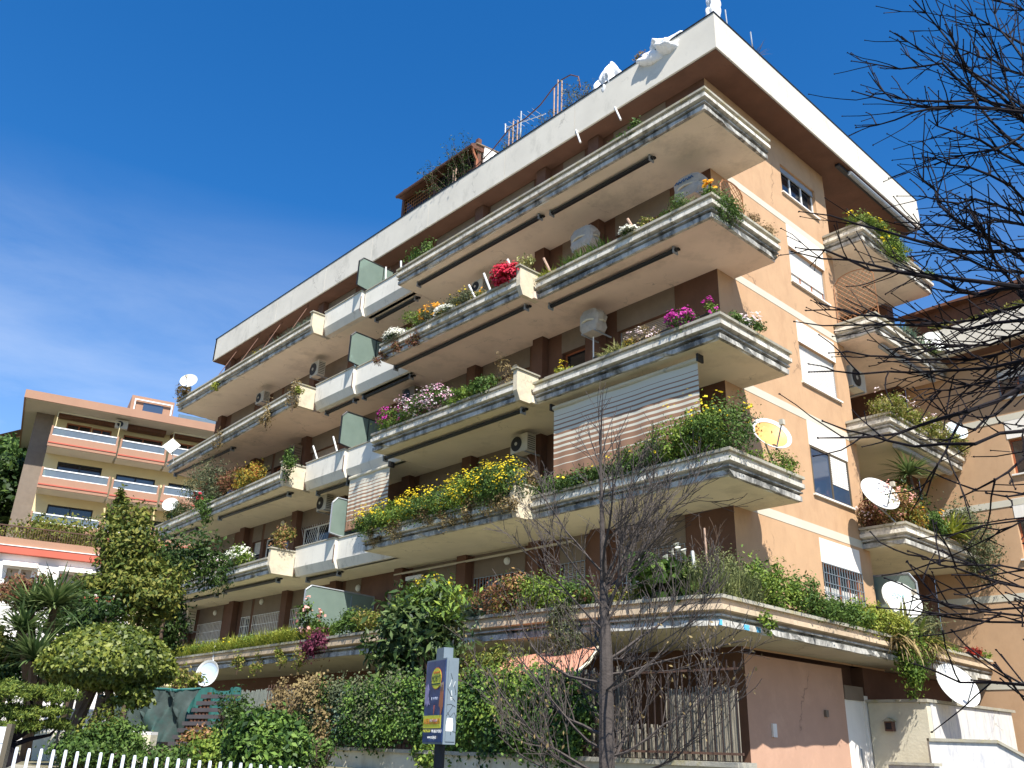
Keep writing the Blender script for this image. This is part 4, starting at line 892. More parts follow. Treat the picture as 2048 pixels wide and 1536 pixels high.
S(738,1,'l','sedum',(.6,.3,.30),1300,.09,'yellowish shrub right of the glass screen, first floor','plant',name='shrub',ins=.2)
# level 1 middle/right
S(868,1,'l','bright',(.95,.5,.46),3600,.10,'leafy bush with yellow flowers behind the loquat crown','plant',fl='yellow',nfl=90,fs=.07,name='flowering_bush',upfl=.6,ins=.35,dz=.05)
bladeplant('grassy_plant','pale yellow green grassy plant right of the loquat crown','plant',spot(915,1,'l'),500,.75,.03,'yellowgreen',(.5,.2),.6,.8)
bladeplant('agave','blue green agave leaves on the first floor terrace','plant',spot(946,1,'l',.15),90,.75,.07,'blue',(.5,.15),.7,.6)
S(985,1,'l','brownleaf',(1.1,.4,.34),3000,.06,'brownish heather like hedge on the first floor terrace','plant',name='heather_hedge',ins=.15)
S(1028,1,'l','photinia',(.55,.4,.42),1400,.09,'orange tipped shrub left of the hanging rosemary','shrub',name='photinia',ins=.2)
S(1085,1,'l','bright',(.85,.4,.38),2600,.08,'dense bright green bush above the hanging rosemary','plant',name='bush',ins=.2)
S(1130,1,'l','grey',(.40,.2,.75),2600,.10,'rosemary hanging in long strands below the first floor terrace','plant',name='hanging_rosemary',ins=.0,dz=-1.25,aspect=5,stems=False,cr=.2)
S(1150,1,'l','mid',(.6,.3,.26),1200,.08,'low greenery right of the hanging rosemary','plant',name='low_plant',ins=.2)
S(1188,1,'l','brownleaf',(.6,.25,.2),900,.07,'low reddish plant behind the bare tree trunk','plant',name='low_plant',ins=.2)
S(1240,1,'l','sedum',(.5,.25,.2),800,.07,'low olive green plant left of the calla lilies','plant',name='low_plant',ins=.2)
cl=S(1325,1,'l','mid',(.55,.4,.44),650,.28,'calla lilies with white blooms and broad leaves on the first floor terrace','flowers',fl='white',nfl=0,name='calla_lilies',ins=.2,aspect=1.5)
c0=spot(1325,1,'l',.1)
for q in range(7):
    a=c0+np.array([random.uniform(-.55,.6),random.uniform(-.2,.2),random.uniform(.72,1.0)]); mb_child(MB().lathe([(.008,0),(.02,.04),(.045,.09),(.06,.11),(.0,.08)],a,(random.uniform(-.4,.4),-.5,1),8),'bloom','fl_white',cl)
for u,h in ((1395,.62),(1425,.66),(1450,.72),(1470,.75),(1493,.62)):
    x=spot(u,1,'l',.3) if u<1450 else sidespot(u,1,.2,.3)
    bladeplant('rosemary_bush','upright rosemary at the terrace corner, '+{1395:'leftmost beside the calla lilies',1425:'second from the calla lilies',1450:'exactly at the corner stone',1470:'just right of the corner',1493:'rightmost next to the nettle like plants'}[u],'plant',x,420,.55,.03,'rosemary',(.22,.2),.15,1.1,group='upright rosemary bushes at the terrace corner')
    shrub('x',None,None,x,(.28,.28,h*.62),1300,'rosemary',.07,parent=bpy.data.objects[[o.name for o in col.objects if o.name.startswith('rosemary_bush')][-1]],part='foliage',aspect=4)
for y,h,lf,lab in ((.9,.5,'bright','light green leafy plant just round the terrace corner'),(1.7,.48,'bright','bushy nettle like plant on the side of the terrace'),(2.5,.42,'mid','medium green plant on the side terrace planter'),(3.3,.30,'mid','shorter green plant before the rail on the side terrace'),(4.1,.30,'mid','green plant with low stems left of the yellow green ones'),(4.9,.32,'bright','light green plant below the grilled side window, left'),(5.7,.34,'yellowgreen','yellow green sedum below the grilled side window'),(6.4,.3,'yellowgreen','golden plant beside the agave on the side terrace')):
    S(0,1,'r',lf,(.3,.52,h),2000,.08,lab,'plant',name='planter_greenery',pos=(-.08,y,TOP[1]-.05))
bladeplant('variegated_agave','large variegated agave below the white umbrella like dish','plant',(-.15,7.2,TOP[1]),46,1.1,.11,'variegated',(.3,.5),.75,.7)
bladeplant('dry_hanging_leaves','dead brown agave leaves hanging over the side terrace','plant',(.08,7.3,TOP[1]-.1),160,.8,.05,'dry',(.1,1.2),1.9,-.1)
S(0,1,'r','bright',(.3,.5,.62),2600,.09,'bright green fern hanging over the side terrace face','plant',name='hanging_fern',pos=(.08,7.0,TOP[1]-1.0),stems=False)
S(0,1,'r','grey',(.32,.6,.45),1800,.07,'grey green scrub right of the agave on the side terrace','plant',name='shrub',pos=(-.1,8.6,TOP[1]-.05))
bladeplant('hanging_aloe','arching aloe with yellowing tips on the side terrace','plant',(.0,8.2,TOP[1]),120,.8,.06,'sedum',(.1,.6),1.4,.2)
S(0,1,'r','red',(.14,.3,.16),260,.1,'small bright red plant near the far end of the side terrace','plant',name='red_plant',pos=(-.3,12.0,TOP[1]))
S(0,1,'r','bright',(.12,.3,.1),240,.07,'small green tuft at the far end of the side terrace','plant',name='small_plant',pos=(-.35,12.8,TOP[1]))
S(0,1,'r','bright',(.12,.3,.08),200,.07,'tiny green tuft left of the small red plant','plant',name='small_plant',pos=(-.3,10.6,TOP[1]))
S(0,1,'r','bright',(.10,.16,.2),160,.1,'single leafy sprig hanging on the terrace corner face','plant',name='sprig',pos=(.24,.5,TOP[1]-.6),stems=False)
# plants on the left terrace face
for u in (480,520,565,600): S(u,1,'l','sedum',(.32,.14,.3),300,.09,'creeper on the first floor terrace face, '+{480:'leftmost right of the pale blue dish',520:'second from the pale blue dish',565:'third from the pale blue dish',600:'rightmost below the pink oleander'}[u],'plant',name='creeper',ins=-.02,dz=-.75,stems=True,group='creepers on the first floor terrace face')
# side balconies
for y,h in ((8.45,.12),(9.1,.2),(9.9,.2),(10.7,.16)):
    S(0,5,'s','bright',(.36,.6,h),2200,.06,'mossy carpet plant on the top side balcony, '+{8.45:'wrapping its near corner',9.1:'just past its near corner',9.9:'midway along with most yellow flowers',10.7:'farthest of the row'}[y],'plant',fl='yellow',nfl=60,fs=.07,name='carpet_plant',pos=(-.22,y,TOP[5]-.04),stems=False,group='green carpet plants on the top side balcony',upfl=.5)
S(0,5,'s','bright',(.12,.7,.4),2600,.07,'green carpet plant hanging down the top side balcony face','plant',fl='yellow',nfl=40,fs=.07,name='hanging_plant',pos=(.02,10.0,TOP[5]-.62),stems=False)
S(0,5,'s','bright',(.2,.5,.16),700,.07,'green tuft at the end of the top side balcony','plant',name='tuft',pos=(-.2,12.9,TOP[5]))
S(0,5,'s','photinia',(.15,.4,.14),400,.08,'reddish low plant near the end of the top side balcony','plant',name='low_plant',pos=(-.2,12.0,TOP[5]))
bladeplant('succulents','spiky succulents on the fourth floor side balcony','plant',(-.25,10.8,TOP[4]),190,.42,.05,'blue',(.15,.9),.5,.7)
bladeplant('potted_agave','small agave in front of the white disc, fourth floor side','plant',(-.1,11.9,TOP[4]-.1),60,.45,.05,'yucca',(.15,.2),.5,.7)
for y,lf in ((8.5,'sedum'),(9.2,'sedum'),(9.9,'sedum'),(10.7,'sedum'),(11.5,'sedum'),(12.3,'mid'),(12.9,'sedum')):
    S(0,3,'s','sedum',(.38,.62,.34),2400,.07,'jade shrub on the third floor side balcony, '+{8.5:'nearest the side wall',9.2:'second from the side wall',9.9:'third from the side wall',10.7:'middle of the row',11.5:'third from the far end',12.3:'second from the far end',12.9:'at the far end by the pale dish'}[y],'plant',fl='palepink',nfl=50,fs=.06,name='jade_shrub',pos=(-.25,y,TOP[3]-.12),group='jade shrubs on the third floor side balcony',upfl=.5)
S(0,2,'s','photinia',(.5,.6,.5),2600,.09,'pink flowered shrub in front of the white dish, second floor side','plant',fl='salmonpink',nfl=260,fs=.05,name='pink_shrub',pos=(-.45,8.55,TOP[2]-.02),upfl=.4)
S(0,2,'s','brownleaf',(.35,.3,.42),1100,.08,'brownish dry shrub left of the pink shrub, second floor side','plant',fl='palepink',nfl=40,fs=.06,name='brown_shrub',pos=(-1.2,8.4,TOP[2]-.02))
S(0,2,'s','autumn',(.3,.4,.3),900,.08,'golden green shrub right of the pink shrub, second floor side','plant',name='golden_shrub',pos=(-.2,9.1,TOP[2]))
S(0,2,'s','dark',(.5,.6,.72),2600,.09,'dark leafy tangle below the yucca, second floor side','plant',name='shrub',pos=(-.7,9.7,TOP[2]+.1))
yu=bladeplant('yucca','yucca with fountain of long leaves on the second floor side balcony','plant',(-.55,10.0,TOP[2]+1.75),110,.95,.07,'yucca',(.05,.05),.7,.5); mb_child(MB().tube([(-.4,10.1,TOP[2]-.1),(-.5,10.1,TOP[2]+.9),(-.55,10.0,TOP[2]+1.8)],.045,6),'trunk','browntwig',yu)
S(0,2,'s','mid',(.28,.5,.34),1200,.09,'green and orange shrub in the middle of the second floor side balcony','plant',fl='orange',nfl=6,fs=.16,name='shrub',pos=(-.2,10.2,TOP[2]))
bladeplant('fern','bright yellow green fern reaching over the second floor side balcony','plant',(-.1,11.2,TOP[2]+.1),170,.9,.06,'yellowgreen',(.15,.3),.8,.5)
S(0,2,'s','grey',(.5,.9,.62),3600,.08,'airy olive shrub at the end of the second floor side balcony','plant',name='olive_shrub',pos=(.0,12.2,TOP[2]-.15),cr=.34)
S(0,2,'s','grey',(.45,.6,.6),2200,.08,'olive branches drooping past the end of the second floor side balcony','plant',name='olive_branches',pos=(.12,12.9,TOP[2]-.95),cr=.34)
for i,(x,nm) in enumerate(((.2,'left'),(1.3,'middle'),(2.2,'right'))):
    S(0,5,'s','sedum',(.45,.15,.12),350,.08,'small plants at the dark roof edge of the far right wing, '+nm+' clump','plant',name='roof_edge_plant',pos=(x,12.75,12.93),stems=False)
# ---------------- devices
def rot_thing(name,loc,rz,label,cat,group=None): return empty(name,loc,rz,label,cat,group)
def aircon(loc, rz, label, w=.8, h=.55, d=.3, covered=False, group=None, mat='ac', text=False):
    a = rot_thing('air_conditioner',loc,rz,label,'air conditioner',group)
    if covered:
        n=10; rings=[]
        for j in range(5):
            z=-h/2+h*j/4; e=(.84,1.02,.96,1.04,.80)[j]
            rings.append([((.5*w*1.08*e*np.sign(math.cos(t))*abs(math.cos(t))**.5)+random.uniform(-.035,.035),(.5*d*1.15*e*np.sign(math.sin(t))*abs(math.sin(t))**.5)+random.uniform(-.02,.02),z) for t in [2*math.pi*i/16 for i in range(16)]])
        local(MB().loft(rings),'cloth_cover','accover',a)
        local(MB().tube([(.55*w*math.cos(t),-.0+.62*d*math.sin(t),-.02+.02*math.sin(3*t)) for t in [2*math.pi*i/16 for i in range(17)]],.03,5),'cloth_fold','cream',a)
        if text:
            t=MB()
            for q,(x0,z0,x1,z1) in enumerate([(-.30,.05,-.25,.12),(-.25,.12,-.20,.04),(-.20,.06,-.16,.11),(-.16,.11,-.12,.05),(-.12,.05,-.06,.12),(-.03,.04,-.03,.14),(-.0,.06,.05,.12),(.05,.12,.10,.05),(.10,.05,.14,.13),(.16,.05,.16,.11),(.18,.06,.22,.12),(.22,.12,.27,.05)]): t.tube([(x0,-.62*d-.0,z0+.06),(x1,-.62*d,z1+.06)],.012,4)
            local(t,'handwriting','blueink',a)['kind']='stuff'
    else:
        local(MB().box(-w/2,w/2,-d/2,d/2,-h/2,h/2),'casing',mat,a)
        local(MB().lathe([(0,0),(h*.40,0),(h*.42,.015),(h*.36,.02),(0,.02)],(-w*.14,-d/2,0),(0,-1,0),18),'fan_grille','black',a)
        local(MB().lathe([(0,0),(h*.10,0),(h*.10,.012),(0,.012)],(-w*.14,-d/2-.022,0),(0,-1,0),10),'fan_hub',mat,a)
        g=MB()
        for i in range(7): g.box(w/2,w/2+.006,-d*.4,d*.4,-h*.4+i*h*.12,-h*.4+i*h*.12+.02)
        local(g,'side_louvres','black',a)['kind']='stuff'
    b=MB(); b.box(-w*.4,-w*.35,-d/2,d/2+.25,-h/2-.04,-h/2-.005); b.box(w*.35,w*.4,-d/2,d/2+.25,-h/2-.04,-h/2-.005); local(b,'bracket','greymetal',a)['kind']='stuff'
    return a
aircon((-1.55,1.45,13.55),0,'air conditioner in a cloth cover with blue writing, fourth floor corner',covered=True,text=True,w=.80,h=.62,d=.45)
aircon((-5.15,1.3,13.5),0,'wrapped grey air conditioner left of the brown pier, fourth floor',covered=True,w=.80,h=.66,d=.45)
a=aircon((-5.0,1.45,10.85),0,'wrapped beige air conditioner hanging under the third floor ceiling',covered=True,w=.62,h=.66,d=.45); local(MB().tube([(.0,-.0,-.42),(.0,0,-1.9)],.02,5),'drain_pipe','whitemetal',a)
aircon((-10.0,1.5,13.9),0,'small air conditioner behind the fourth floor planter beside the crimson flowers',w=.55,h=.42)
aircon((-20.1,1.5,13.95),0,'air conditioner under the ceiling left of the top glass screen',w=.62,h=.62,d=.32)
aircon((-24.7,1.5,13.95),0,'air conditioner partly hidden at the fourth floor left balcony',w=.7,h=.5)
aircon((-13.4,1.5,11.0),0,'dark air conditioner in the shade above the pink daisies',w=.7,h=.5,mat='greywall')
aircon((-7.75,1.5,7.95),0,'beige air conditioner hanging left of the large striped awning',w=.68,h=.52,d=.34)
aircon((-18.3,1.5,8.05),0,'air conditioner beside the second floor glass screen',w=.62,h=.55,d=.32)
aircon((-29.0,1.6,4.7),0,'large air conditioner at the left end of the first floor terrace',w=.72,h=.95,d=.38)
aircon((-1.55,9.4,10.6),1.57,'air conditioner in the third floor side recess',w=.9,h=.65)
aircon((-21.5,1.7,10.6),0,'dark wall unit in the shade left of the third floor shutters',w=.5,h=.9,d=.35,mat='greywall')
for x,w_ in ((-29.6,.8),(-28.5,.6)): tag(MB().box(x-w_/2,x+w_/2,1.0,1.5,2.2,3.75 if w_>.7 else 3.6).build('storage_box','bin' if w_>.7 else 'greywall'),'%s storage box below the first floor air conditioner'%('taller brown' if w_>.7 else 'smaller grey'),'box')
def dish(loc, facing, R_, label, mat='dish', pole=None, lnb=True, group=None):
    a = empty('satellite_dish',loc,0,label,'satellite dish',group); f = Vector(facing).normalized(); fv=np.array(f)
    pr=[(0,-.02)]+[(R_*t,R_*.22*t*t-.02) for t in (.3,.6,.85,1)]+[(R_*1.01,R_*.22),(R_*.98,R_*.22-.02)]+[(R_*t,R_*.22*t*t-.035) for t in (.85,.6,.3)]+[(0,-.035)]
    local(MB().lathe(pr,(0,0,0),f,28),'reflector',mat,a,smooth=False); rmb=MB(); qf=f.to_track_quat('Z','Y'); rmb.loft([[tuple(qf@Vector((rr_*math.cos(2*math.pi*k/28),rr_*math.sin(2*math.pi*k/28),zz_))) for k in range(28)] for rr_,zz_ in ((R_*.84,R_*.22*.7056-.012),(R_*1.012,R_*.222),(R_*1.02,R_*.205))],caps=False); local(rmb,'rim','dish',a)
    up=np.array([0,0,1.0]); dn = -(up-fv*(up@fv)); dn/=np.linalg.norm(dn)
    if lnb:
        e=fv*R_*1.15+dn*R_*.25; local(MB().tube([dn*R_*.95,e],.018,5),'feed_arm','greymetal',a); local(MB().box(e[0]-.05,e[0]+.05,e[1]-.05,e[1]+.05,e[2]-.05,e[2]+.07),'receiver_head','ac',a)
    b = -fv*.08
    if pole is not None:
        pe=np.array(pole,float)-np.array(loc,float); local(MB().tube([b,-fv*.25,pe*.5-fv*.1+np.array([0,0,-.0]),pe],.022,6),'mast','greymetal',a)
    return a
cdir = lambda p: np.array(CAM-np.array(p))/np.linalg.norm(CAM-np.array(p))
dish(at(1540,872,X=-.35),(.74,-.40,.42),.47,'rusty orange satellite dish on the second floor corner balcony','rustdish',(-.5,2.7,5.7))
dish(at(1756,992,X=-.55),(.75,-.38,.42),.54,'large white satellite dish above the pink shrub, second floor side','dish',(-.4,8.6,5.7))
d_=dish(at(1800,1203,X=-.35),(.74,-.44,.40),.52,'white mesh dish with cyan lettering on the first floor side terrace','dish',(-.2,8.6,2.7),lnb=True)
f=Vector((.74,-.44,.40)).normalized(); side_=Vector((0,0,1)).cross(f).normalized(); upp=f.cross(side_)
tx=bpy.data.curves.new('dish_lettering','FONT'); tx.body='sky'; tx.size=.26; tx.align_x='CENTER'; tx.extrude=.003; tx.materials.append(M['cyanink']); to=text_mesh(tx,'lettering',d_)
to.matrix_local = Matrix.Translation(f*.07+upp*.10)@Matrix((side_,upp,f)).transposed().to_4x4()
dish((-.05,12.7,9.45),(.72,-.6,.35),.34,'pale dish behind the jade shrubs, third floor side','bluedish',(-.1,12.8,8.8),lnb=False)
dish((-.05,12.3,12.35),(.72,-.6,.35),.42,'white dish behind the succulents, fourth floor side','dish',(-.1,12.5,11.9),lnb=False)
dish(at(378,763,Y=.0),(.72,-.6,.35),.40,'white satellite dish above the top left balcony against the sky','dish',(-29.6,.2,15.0))
dish(at(341,1010,Y=-.05),(.72,-.6,.35),.34,'white dish behind the dark bush, third floor left','dish',(-29.1,.2,8.8),lnb=False)
a=empty('square_antenna',(-30.2,-.05,12.55),0,'white diamond shaped flat antenna at the left end of the fourth floor','antenna'); f=Vector((.75,-.6,.25)).normalized(); q=f.to_track_quat('Z','Y')
m=MB(); rr=.42; pts=[q@Vector((rr*math.cos(t),rr*math.sin(t),0)) for t in (0.1,1.67,3.24,4.81)]; m.loft([[tuple(p) for p in pts],[tuple(p+f*.04) for p in pts]]); local(m,'panel','dish',a); local(MB().tube([(0,0,0),(.05,.2,-.7)],.02,5),'mast','greymetal',a)
p=at(417,1347,Y=-1.25); dish(p,(.50,-.85,.12),.42,'pale blue satellite dish on a pole in front of the first floor terrace','bluedish',None)
tag(MB().tube([p+np.array([0,.1,0]),at(430,1292,Y=-.72)],.03,6).build('dish_pole','whitemetal'),'white slanting pole holding the pale blue dish','pole')
dish(at(1910,1375,X=.45),(.76,-.34,.42),.56,'white satellite dish on the marble wall at lower right','dish',(.1,10.3,1.3))
# stubby white tubes sticking up from the planters
TUBE={802:'at the left end of the top corner balcony',1287:'on the top balcony near the green shrub',800:'left of the yellow green shrub, fourth floor',860:'among the orange mound, fourth floor',884:'behind the smaller white mound, fourth floor',955:'right of the grey green bush, fourth floor',985:'just left of the crimson flowers, fourth floor',1035:'just right of the crimson flowers, fourth floor',1107:'tan one beside the fourth floor pier',1277:'tan one right of the small white mound',572:'upright tan one at the third floor left pier',1395:'on the first floor terrace beside the calla lilies'}
def tube_thing(u,k,s,v,lean,L_,mat='dish'):
    c=spot(u,k,s,.3); d=np.array([lean,-.1,1.0]); d/=np.linalg.norm(d)
    tag(MB().tube([c,c+d*L_],.035,6).build('parasol_tube',mat),'short parasol tube '+TUBE[u],'parasol holder','parasol tubes in the planters')
for u,k,s,lean,L_ in ((802,5,'r',0,.5),(1287,5,'r',.1,.2),(800,4,'m',-.7,.5),(860,4,'m',-.6,.45),(884,4,'m',-.6,.6),(955,4,'m',-.5,.8),(985,4,'m',-.4,.9),(1035,4,'m',-.4,.95),(1107,4,'r',-.45,.8),(1277,4,'r',-.45,.7),(572,3,'l',0,.6),(1395,1,'l',0,.9)):
    tube_thing(u,k,s,0,lean,L_,'cane' if u in (1107,1277,572) else 'dish')
for x,y,z,lean in ((-15.9,.75,12.5,-.6),(-17.9,.75,9.45,-.6),(-16.6,.75,9.5,-.5),(-14.6,.8,15.6,.0)):
    tag(MB().tube([(x,y,z),(x+lean*.6,y-.05,z+.62)],.032,6).build('parasol_tube','dish'),'white parasol tube '+{-15.9:'before the fourth floor glass screen',-17.9:'near the left end of the third floor white panels',-16.6:'right one on the third floor left white panel',-14.6:'before the top floor glass screen'}[x],'parasol holder','parasol tubes in the planters')
# stays of the awnings below the roof
for u in (1152,1230): 
    p0=at(u,265 if u==1152 else 220,Y=1.5); tag(MB().tube([p0+np.array([0,0,.1]),p0+np.array([.42,-.25,-.75])],.03,6).build('awning_arm','dish'),'white awning arm below the roof edge, '+('left one' if u==1152 else 'right one above the green shrub'),'awning arm','awning arms below the roof edge')
for x in (-28.5,-26.3,-24.2,-21.9):
    tag(MB().tube([(x,1.65,17.6),(x+.1,.75,15.7)],.02,5).build('awning_arm','woodbrown'),'thin brown awning arm below the roof, '+{-28.5:'leftmost',-26.3:'second from the left end',-24.2:'third from the left end',-21.9:'rightmost, near the cream pier'}[x],'awning arm','brown awning arms at the left end of the roof')
# ---------------- awnings
def rolled(x0,x1,y,z,label):
    a=empty('rolled_awning',((x0+x1)/2,y,z),0,label,'rolled awning'); 
    mb_child(MB().tube([(x0,y,z-.09),(x1,y,z-.09)],.055,8),'fabric_roll','darkmetal',a); mb_child(MB().box(x0,x1,y+.06,y+.15,z-.05,z-.004),'cassette','black',a)
    for x in (x0+.05,x1-.07): mb_child(MB().box(x,x+.03,y-.09,y+.1,z-.19,z-.003),'end_bracket','greymetal',a)
rolled(-5.95,-2.15,.66,bot[5],'long dark rolled awning under the top corner balcony, right piece')
rolled(-12.2,-6.2,.55,bot[5],'long dark rolled awning under the top balcony, left piece')
rolled(-15.5,-12.95,1.1,bot[5],'short dark rolled awning below the top white panels')
rolled(-5.9,-1.5,.62,bot[4],'rolled awning under the fourth floor corner balcony')
rolled(-12.6,-6.3,.18,bot[4],'long rolled awning under the fourth floor planter with flowers')
rolled(-15.6,-12.7,.98,bot[4],'rolled awning beneath the fourth floor white panels, right half')
rolled(-18.0,-16.0,.92,bot[4],'rolled awning beneath the fourth floor white panels, left half')
rolled(-12.7,-6.3,.15,bot[3],'long rolled awning under the third floor daisies')
rolled(-18.0,-15.9,.95,bot[3],'rolled awning beneath the third floor white panels')
rolled(-30.6,-24.7,.5,bot[4],'rolled awning under the left end of the fourth floor')
rolled(-30.6,-27.0,.5,bot[3],'rolled awning under the left end of the third floor')
rolled(-24.5,-18.8,.3,bot[3],'rolled awning under the third floor beside the pier')
rolled(-30.6,-24.0,.5,bot[2],'rolled awning under the left end of the second floor')
rolled(-23.0,-18.8,.3,bot[2],'rolled awning under the second floor beside the pier')
rolled(-18.0,-15.9,.95,bot[2],'rolled awning beneath the second floor white panels')
tag(MB().tube([(-.62,9.0,17.5),(-.62,13.6,17.5)],.08,8).build('rolled_awning','greymetal'),'grey rolled awning under the side edge of the roof','rolled awning')
a=empty('rolled_awning',(-.5,10.9,bot[4]-.1),0,'rolled grey awning under the fourth floor side balcony','rolled awning'); mb_child(MB().tube([(-.5,9.2,bot[4]-.1),(-.5,12.8,bot[4]-.1)],.09,8),'fabric_roll','greymetal',a)
a=empty('rolled_awning',(-.5,11,bot[3]-.1),0,'rolled grey awning under the third floor side balcony','rolled awning'); mb_child(MB().tube([(-.5,9.2,bot[3]-.1),(-.5,12.9,bot[3]-.1)],.09,8),'fabric_roll','greymetal',a)
def drop_awning(x0,x1,y,z0,z1,label,lean=.0):
    a=empty('striped_awning',((x0+x1)/2,y,z0),0,label,'awning'); n=40; m=MB(); rings=[]
    for j in range(8):
        t=j/7; z=z1+(z0-z1)*t
        rings.append([(x0+(x1-x0)*i/n-.0, y-lean*t+.018*math.sin(i*1.1+t*.8)*t+.012*math.sin(i*.37), z+.02*math.sin(i*.31)*t) for i in range(n+1)])
    m.loft(rings,closed=False,caps=False); mb_child(m,'canvas','stripe',a,smooth=True)
    mb_child(MB().tube([(x0-.05,y,z1+.05),(x1+.05,y,z1+.05)],.06,8),'roller','cream',a); mb_child(MB().tube([(x0,y-lean,z0-.01),(x1,y-lean,z0-.01)],.025,6),'bottom_bar','woodbrown',a)
    for x in (x0-.07,x1+.04): mb_child(MB().box(x,x+.05,y-.1,y+.12,z1-.02,z1+.16),'end_bracket','black',a)
drop_awning(-5.5,-.98,.46,6.25,8.13,'large brown and cream striped roll down awning, second floor corner')
drop_awning(-15.4,-13.1,.66,6.45,8.2,'smaller striped roll down awning beside the second floor glass screen')
a=empty('terracotta_awning',(-4.2,-1.2,1.6),0,'terracotta awning sloping out under the first floor terrace','awning')
m=MB(); t0,t1=at(1015,1316,Y=-1.30),at(1196,1294,Y=-1.30); b0,b1=at(975,1366,Y=-2.7),at(1150,1346,Y=-2.7); e=np.array([0,0,.012])
m.loft([[t0,t1,t1+e,t0+e],[b0,b1,b1+e,b0+e]]); mb_child(m,'canvas','awnorange',a)
mb_child(MB().tube([b0,b1],.03,6),'front_bar','cream',a); mb_child(MB().tube([t1,(t1+b1)/2+np.array([.05,0,-.05]),b1],.03,5),'folding_arm','cream',a)
# ---------------- lattices
def trellis(loc, rz, w, h, label, arch=True, mat='trellis'):
    a=empty('trellis',loc,rz,label,'trellis'); f=MB(); hh=lambda x: h-(.25*w if arch else 0)+( (.25*w)*math.sqrt(max(0,1-(2*x/w)**2)) if arch else 0)
    pts=[(-w/2,0,0)]+[(x,0,hh(x)) for x in np.linspace(-w/2,w/2,9)]+[(w/2,0,0)]; f.tube(pts+[(-w/2,0,0)],.02,4); local(f,'frame',mat,a)
    g=MB(); n=int((w+h)/.16)
    for i in range(n+1):
        for sg in (1,-1):
            P=[(sg*(-w/2+i*.16-t),0,t) for t in np.linspace(0,h,24)]; P=[p for p in P if abs(p[0])<=w/2 and p[2]<=hh(p[0])]
            if len(P)>1: g.tube([P[0],P[-1]],.009,3)
    local(g,'lattice',mat,a)['kind']='stuff'; return a
trellis((-.25,1.25,TOP[4]-.05),1.5,.85,1.05,'arched brown trellis on the fourth floor corner')
trellis((-.75,8.5,TOP[4]-.05),0,1.25,1.75,'arched orange brown trellis on the fourth floor side balcony')
trellis((-30.5,.8,TOP[2]),0.6,1.6,1.5,'pale trellis in the shade at the left end of the second floor',arch=False,mat='cane')
trellis((-30.6,.8,TOP[1]),0.6,1.8,2.2,'dark trellis at the left end of the first floor',arch=False,mat='woodbrown')
# ---------------- roof terrace
def wrapped(loc, r, h, label, seed=1):
    rs=np.random.RandomState(seed); a=empty('wrapped_plant',loc,0,label,'wrapped plant'); rings=[]; ns=64; nj=22
    ph=rs.uniform(0,6.3,12)
    for j in range(nj):
        t=j/(nj-1); env=(math.sin(math.pi*min(1,t*.80+.16))**.55)*(1-.25*t)*(1-.22*math.exp(-((t-.45-.1*math.sin(ph[8]))/.09)**2)); row=[]
        for i in range(ns):
            th=2*math.pi*i/ns; f=1+.20*math.sin(2*th+ph[0]+2*t)+.13*math.sin(5*th+ph[1]+5*t)+.07*abs(math.sin(6*th+ph[2]+3*t))*2-.07+.06*math.sin(13*th+ph[3]-6*t)
            row.append((r*env*f*math.cos(th)+.2*r*math.sin(3*t+ph[4]), r*env*f*math.sin(th)+.1*r*math.sin(5*t+ph[5]), h*(t+.10*math.sin(2*th+ph[6])*t+.05*math.sin(5*th+ph[7])*t)))
        rings.append(row)
    local(MB().loft(rings),'fleece','wrap',a,smooth=True); return a
wrapped((-.7,1.75,18.85),.24,1.1,'white fleece wrapped bundle on the roof corner tip',3)
wrapped((-5.05,1.95,18.5),.42,1.0,'left lobe of white wrapped plants on the roof edge',5)
wrapped((-4.45,1.8,18.6),.40,1.15,'right taller white wrapped plant on the roof edge',8)
wrapped((-2.3,1.95,18.45),.85,1.0,'low broad white wrapped mound near the roof corner',11)
shrub('roof_shrub','small dry shrub sticking up beside the white mound on the roof','plant',(-3.2,1.75,18.95),(.25,.2,.22),220,'dry',.09)
for x,y,z0 in ((-.6,2.3,1.0),(-.6,3.6,1.1)): tag(MB().tube([(x,y,18.8),(x-.03,y,18.9+z0*.75)],.02,5).build('thin_pole','greymetal'),'thin pale pole on the side roof edge, '+('nearer the corner' if y<3 else 'farther from the corner'),'pole','thin poles on the side roof edge')
bladeplant('roof_weed','dry weed leaning from the side roof edge','plant',(-.6,3.75,18.9),26,.5,.015,'dry',(.05,.1),.5,.6)
cn=[]
for i,x in enumerate((-9.15,-8.95,-8.72,-6.95,-6.78,-6.6,-12.2,-12.05)):
    h=(1.0,1.3,1.2,1.5,1.75,1.6,.9,.9)[i]; tag(MB().tube([(x,1.75,18.75),(x+.01,1.75,18.9+h)],.026,5).build('bamboo_cane','cane'),'garden cane on the roof edge, '+('first of the three by the antenna','second of the three by the antenna','third of the three by the antenna','first of the tall three under the hose arch','second of the tall three under the hose arch','third of the tall three under the hose arch','left one by the conservatory','right one by the conservatory')[i],'cane','garden canes on the roof edge')
hose=[(-12.1,1.75,19.5),(-11.0,1.75,19.28),(-10.0,1.75,19.55),(-9.1,1.75,20.0),(-8.3,1.75,19.95),(-7.6,1.75,20.1),(-7.0,1.75,20.45),(-6.6,1.75,20.55),(-6.2,1.75,20.5),(-5.85,1.75,20.2),(-5.75,1.75,19.7)]
tag(MB().tube(hose,.022,5).build('garden_hose','woodbrown'),'brown hose looped along the canes on the roof edge','hose')
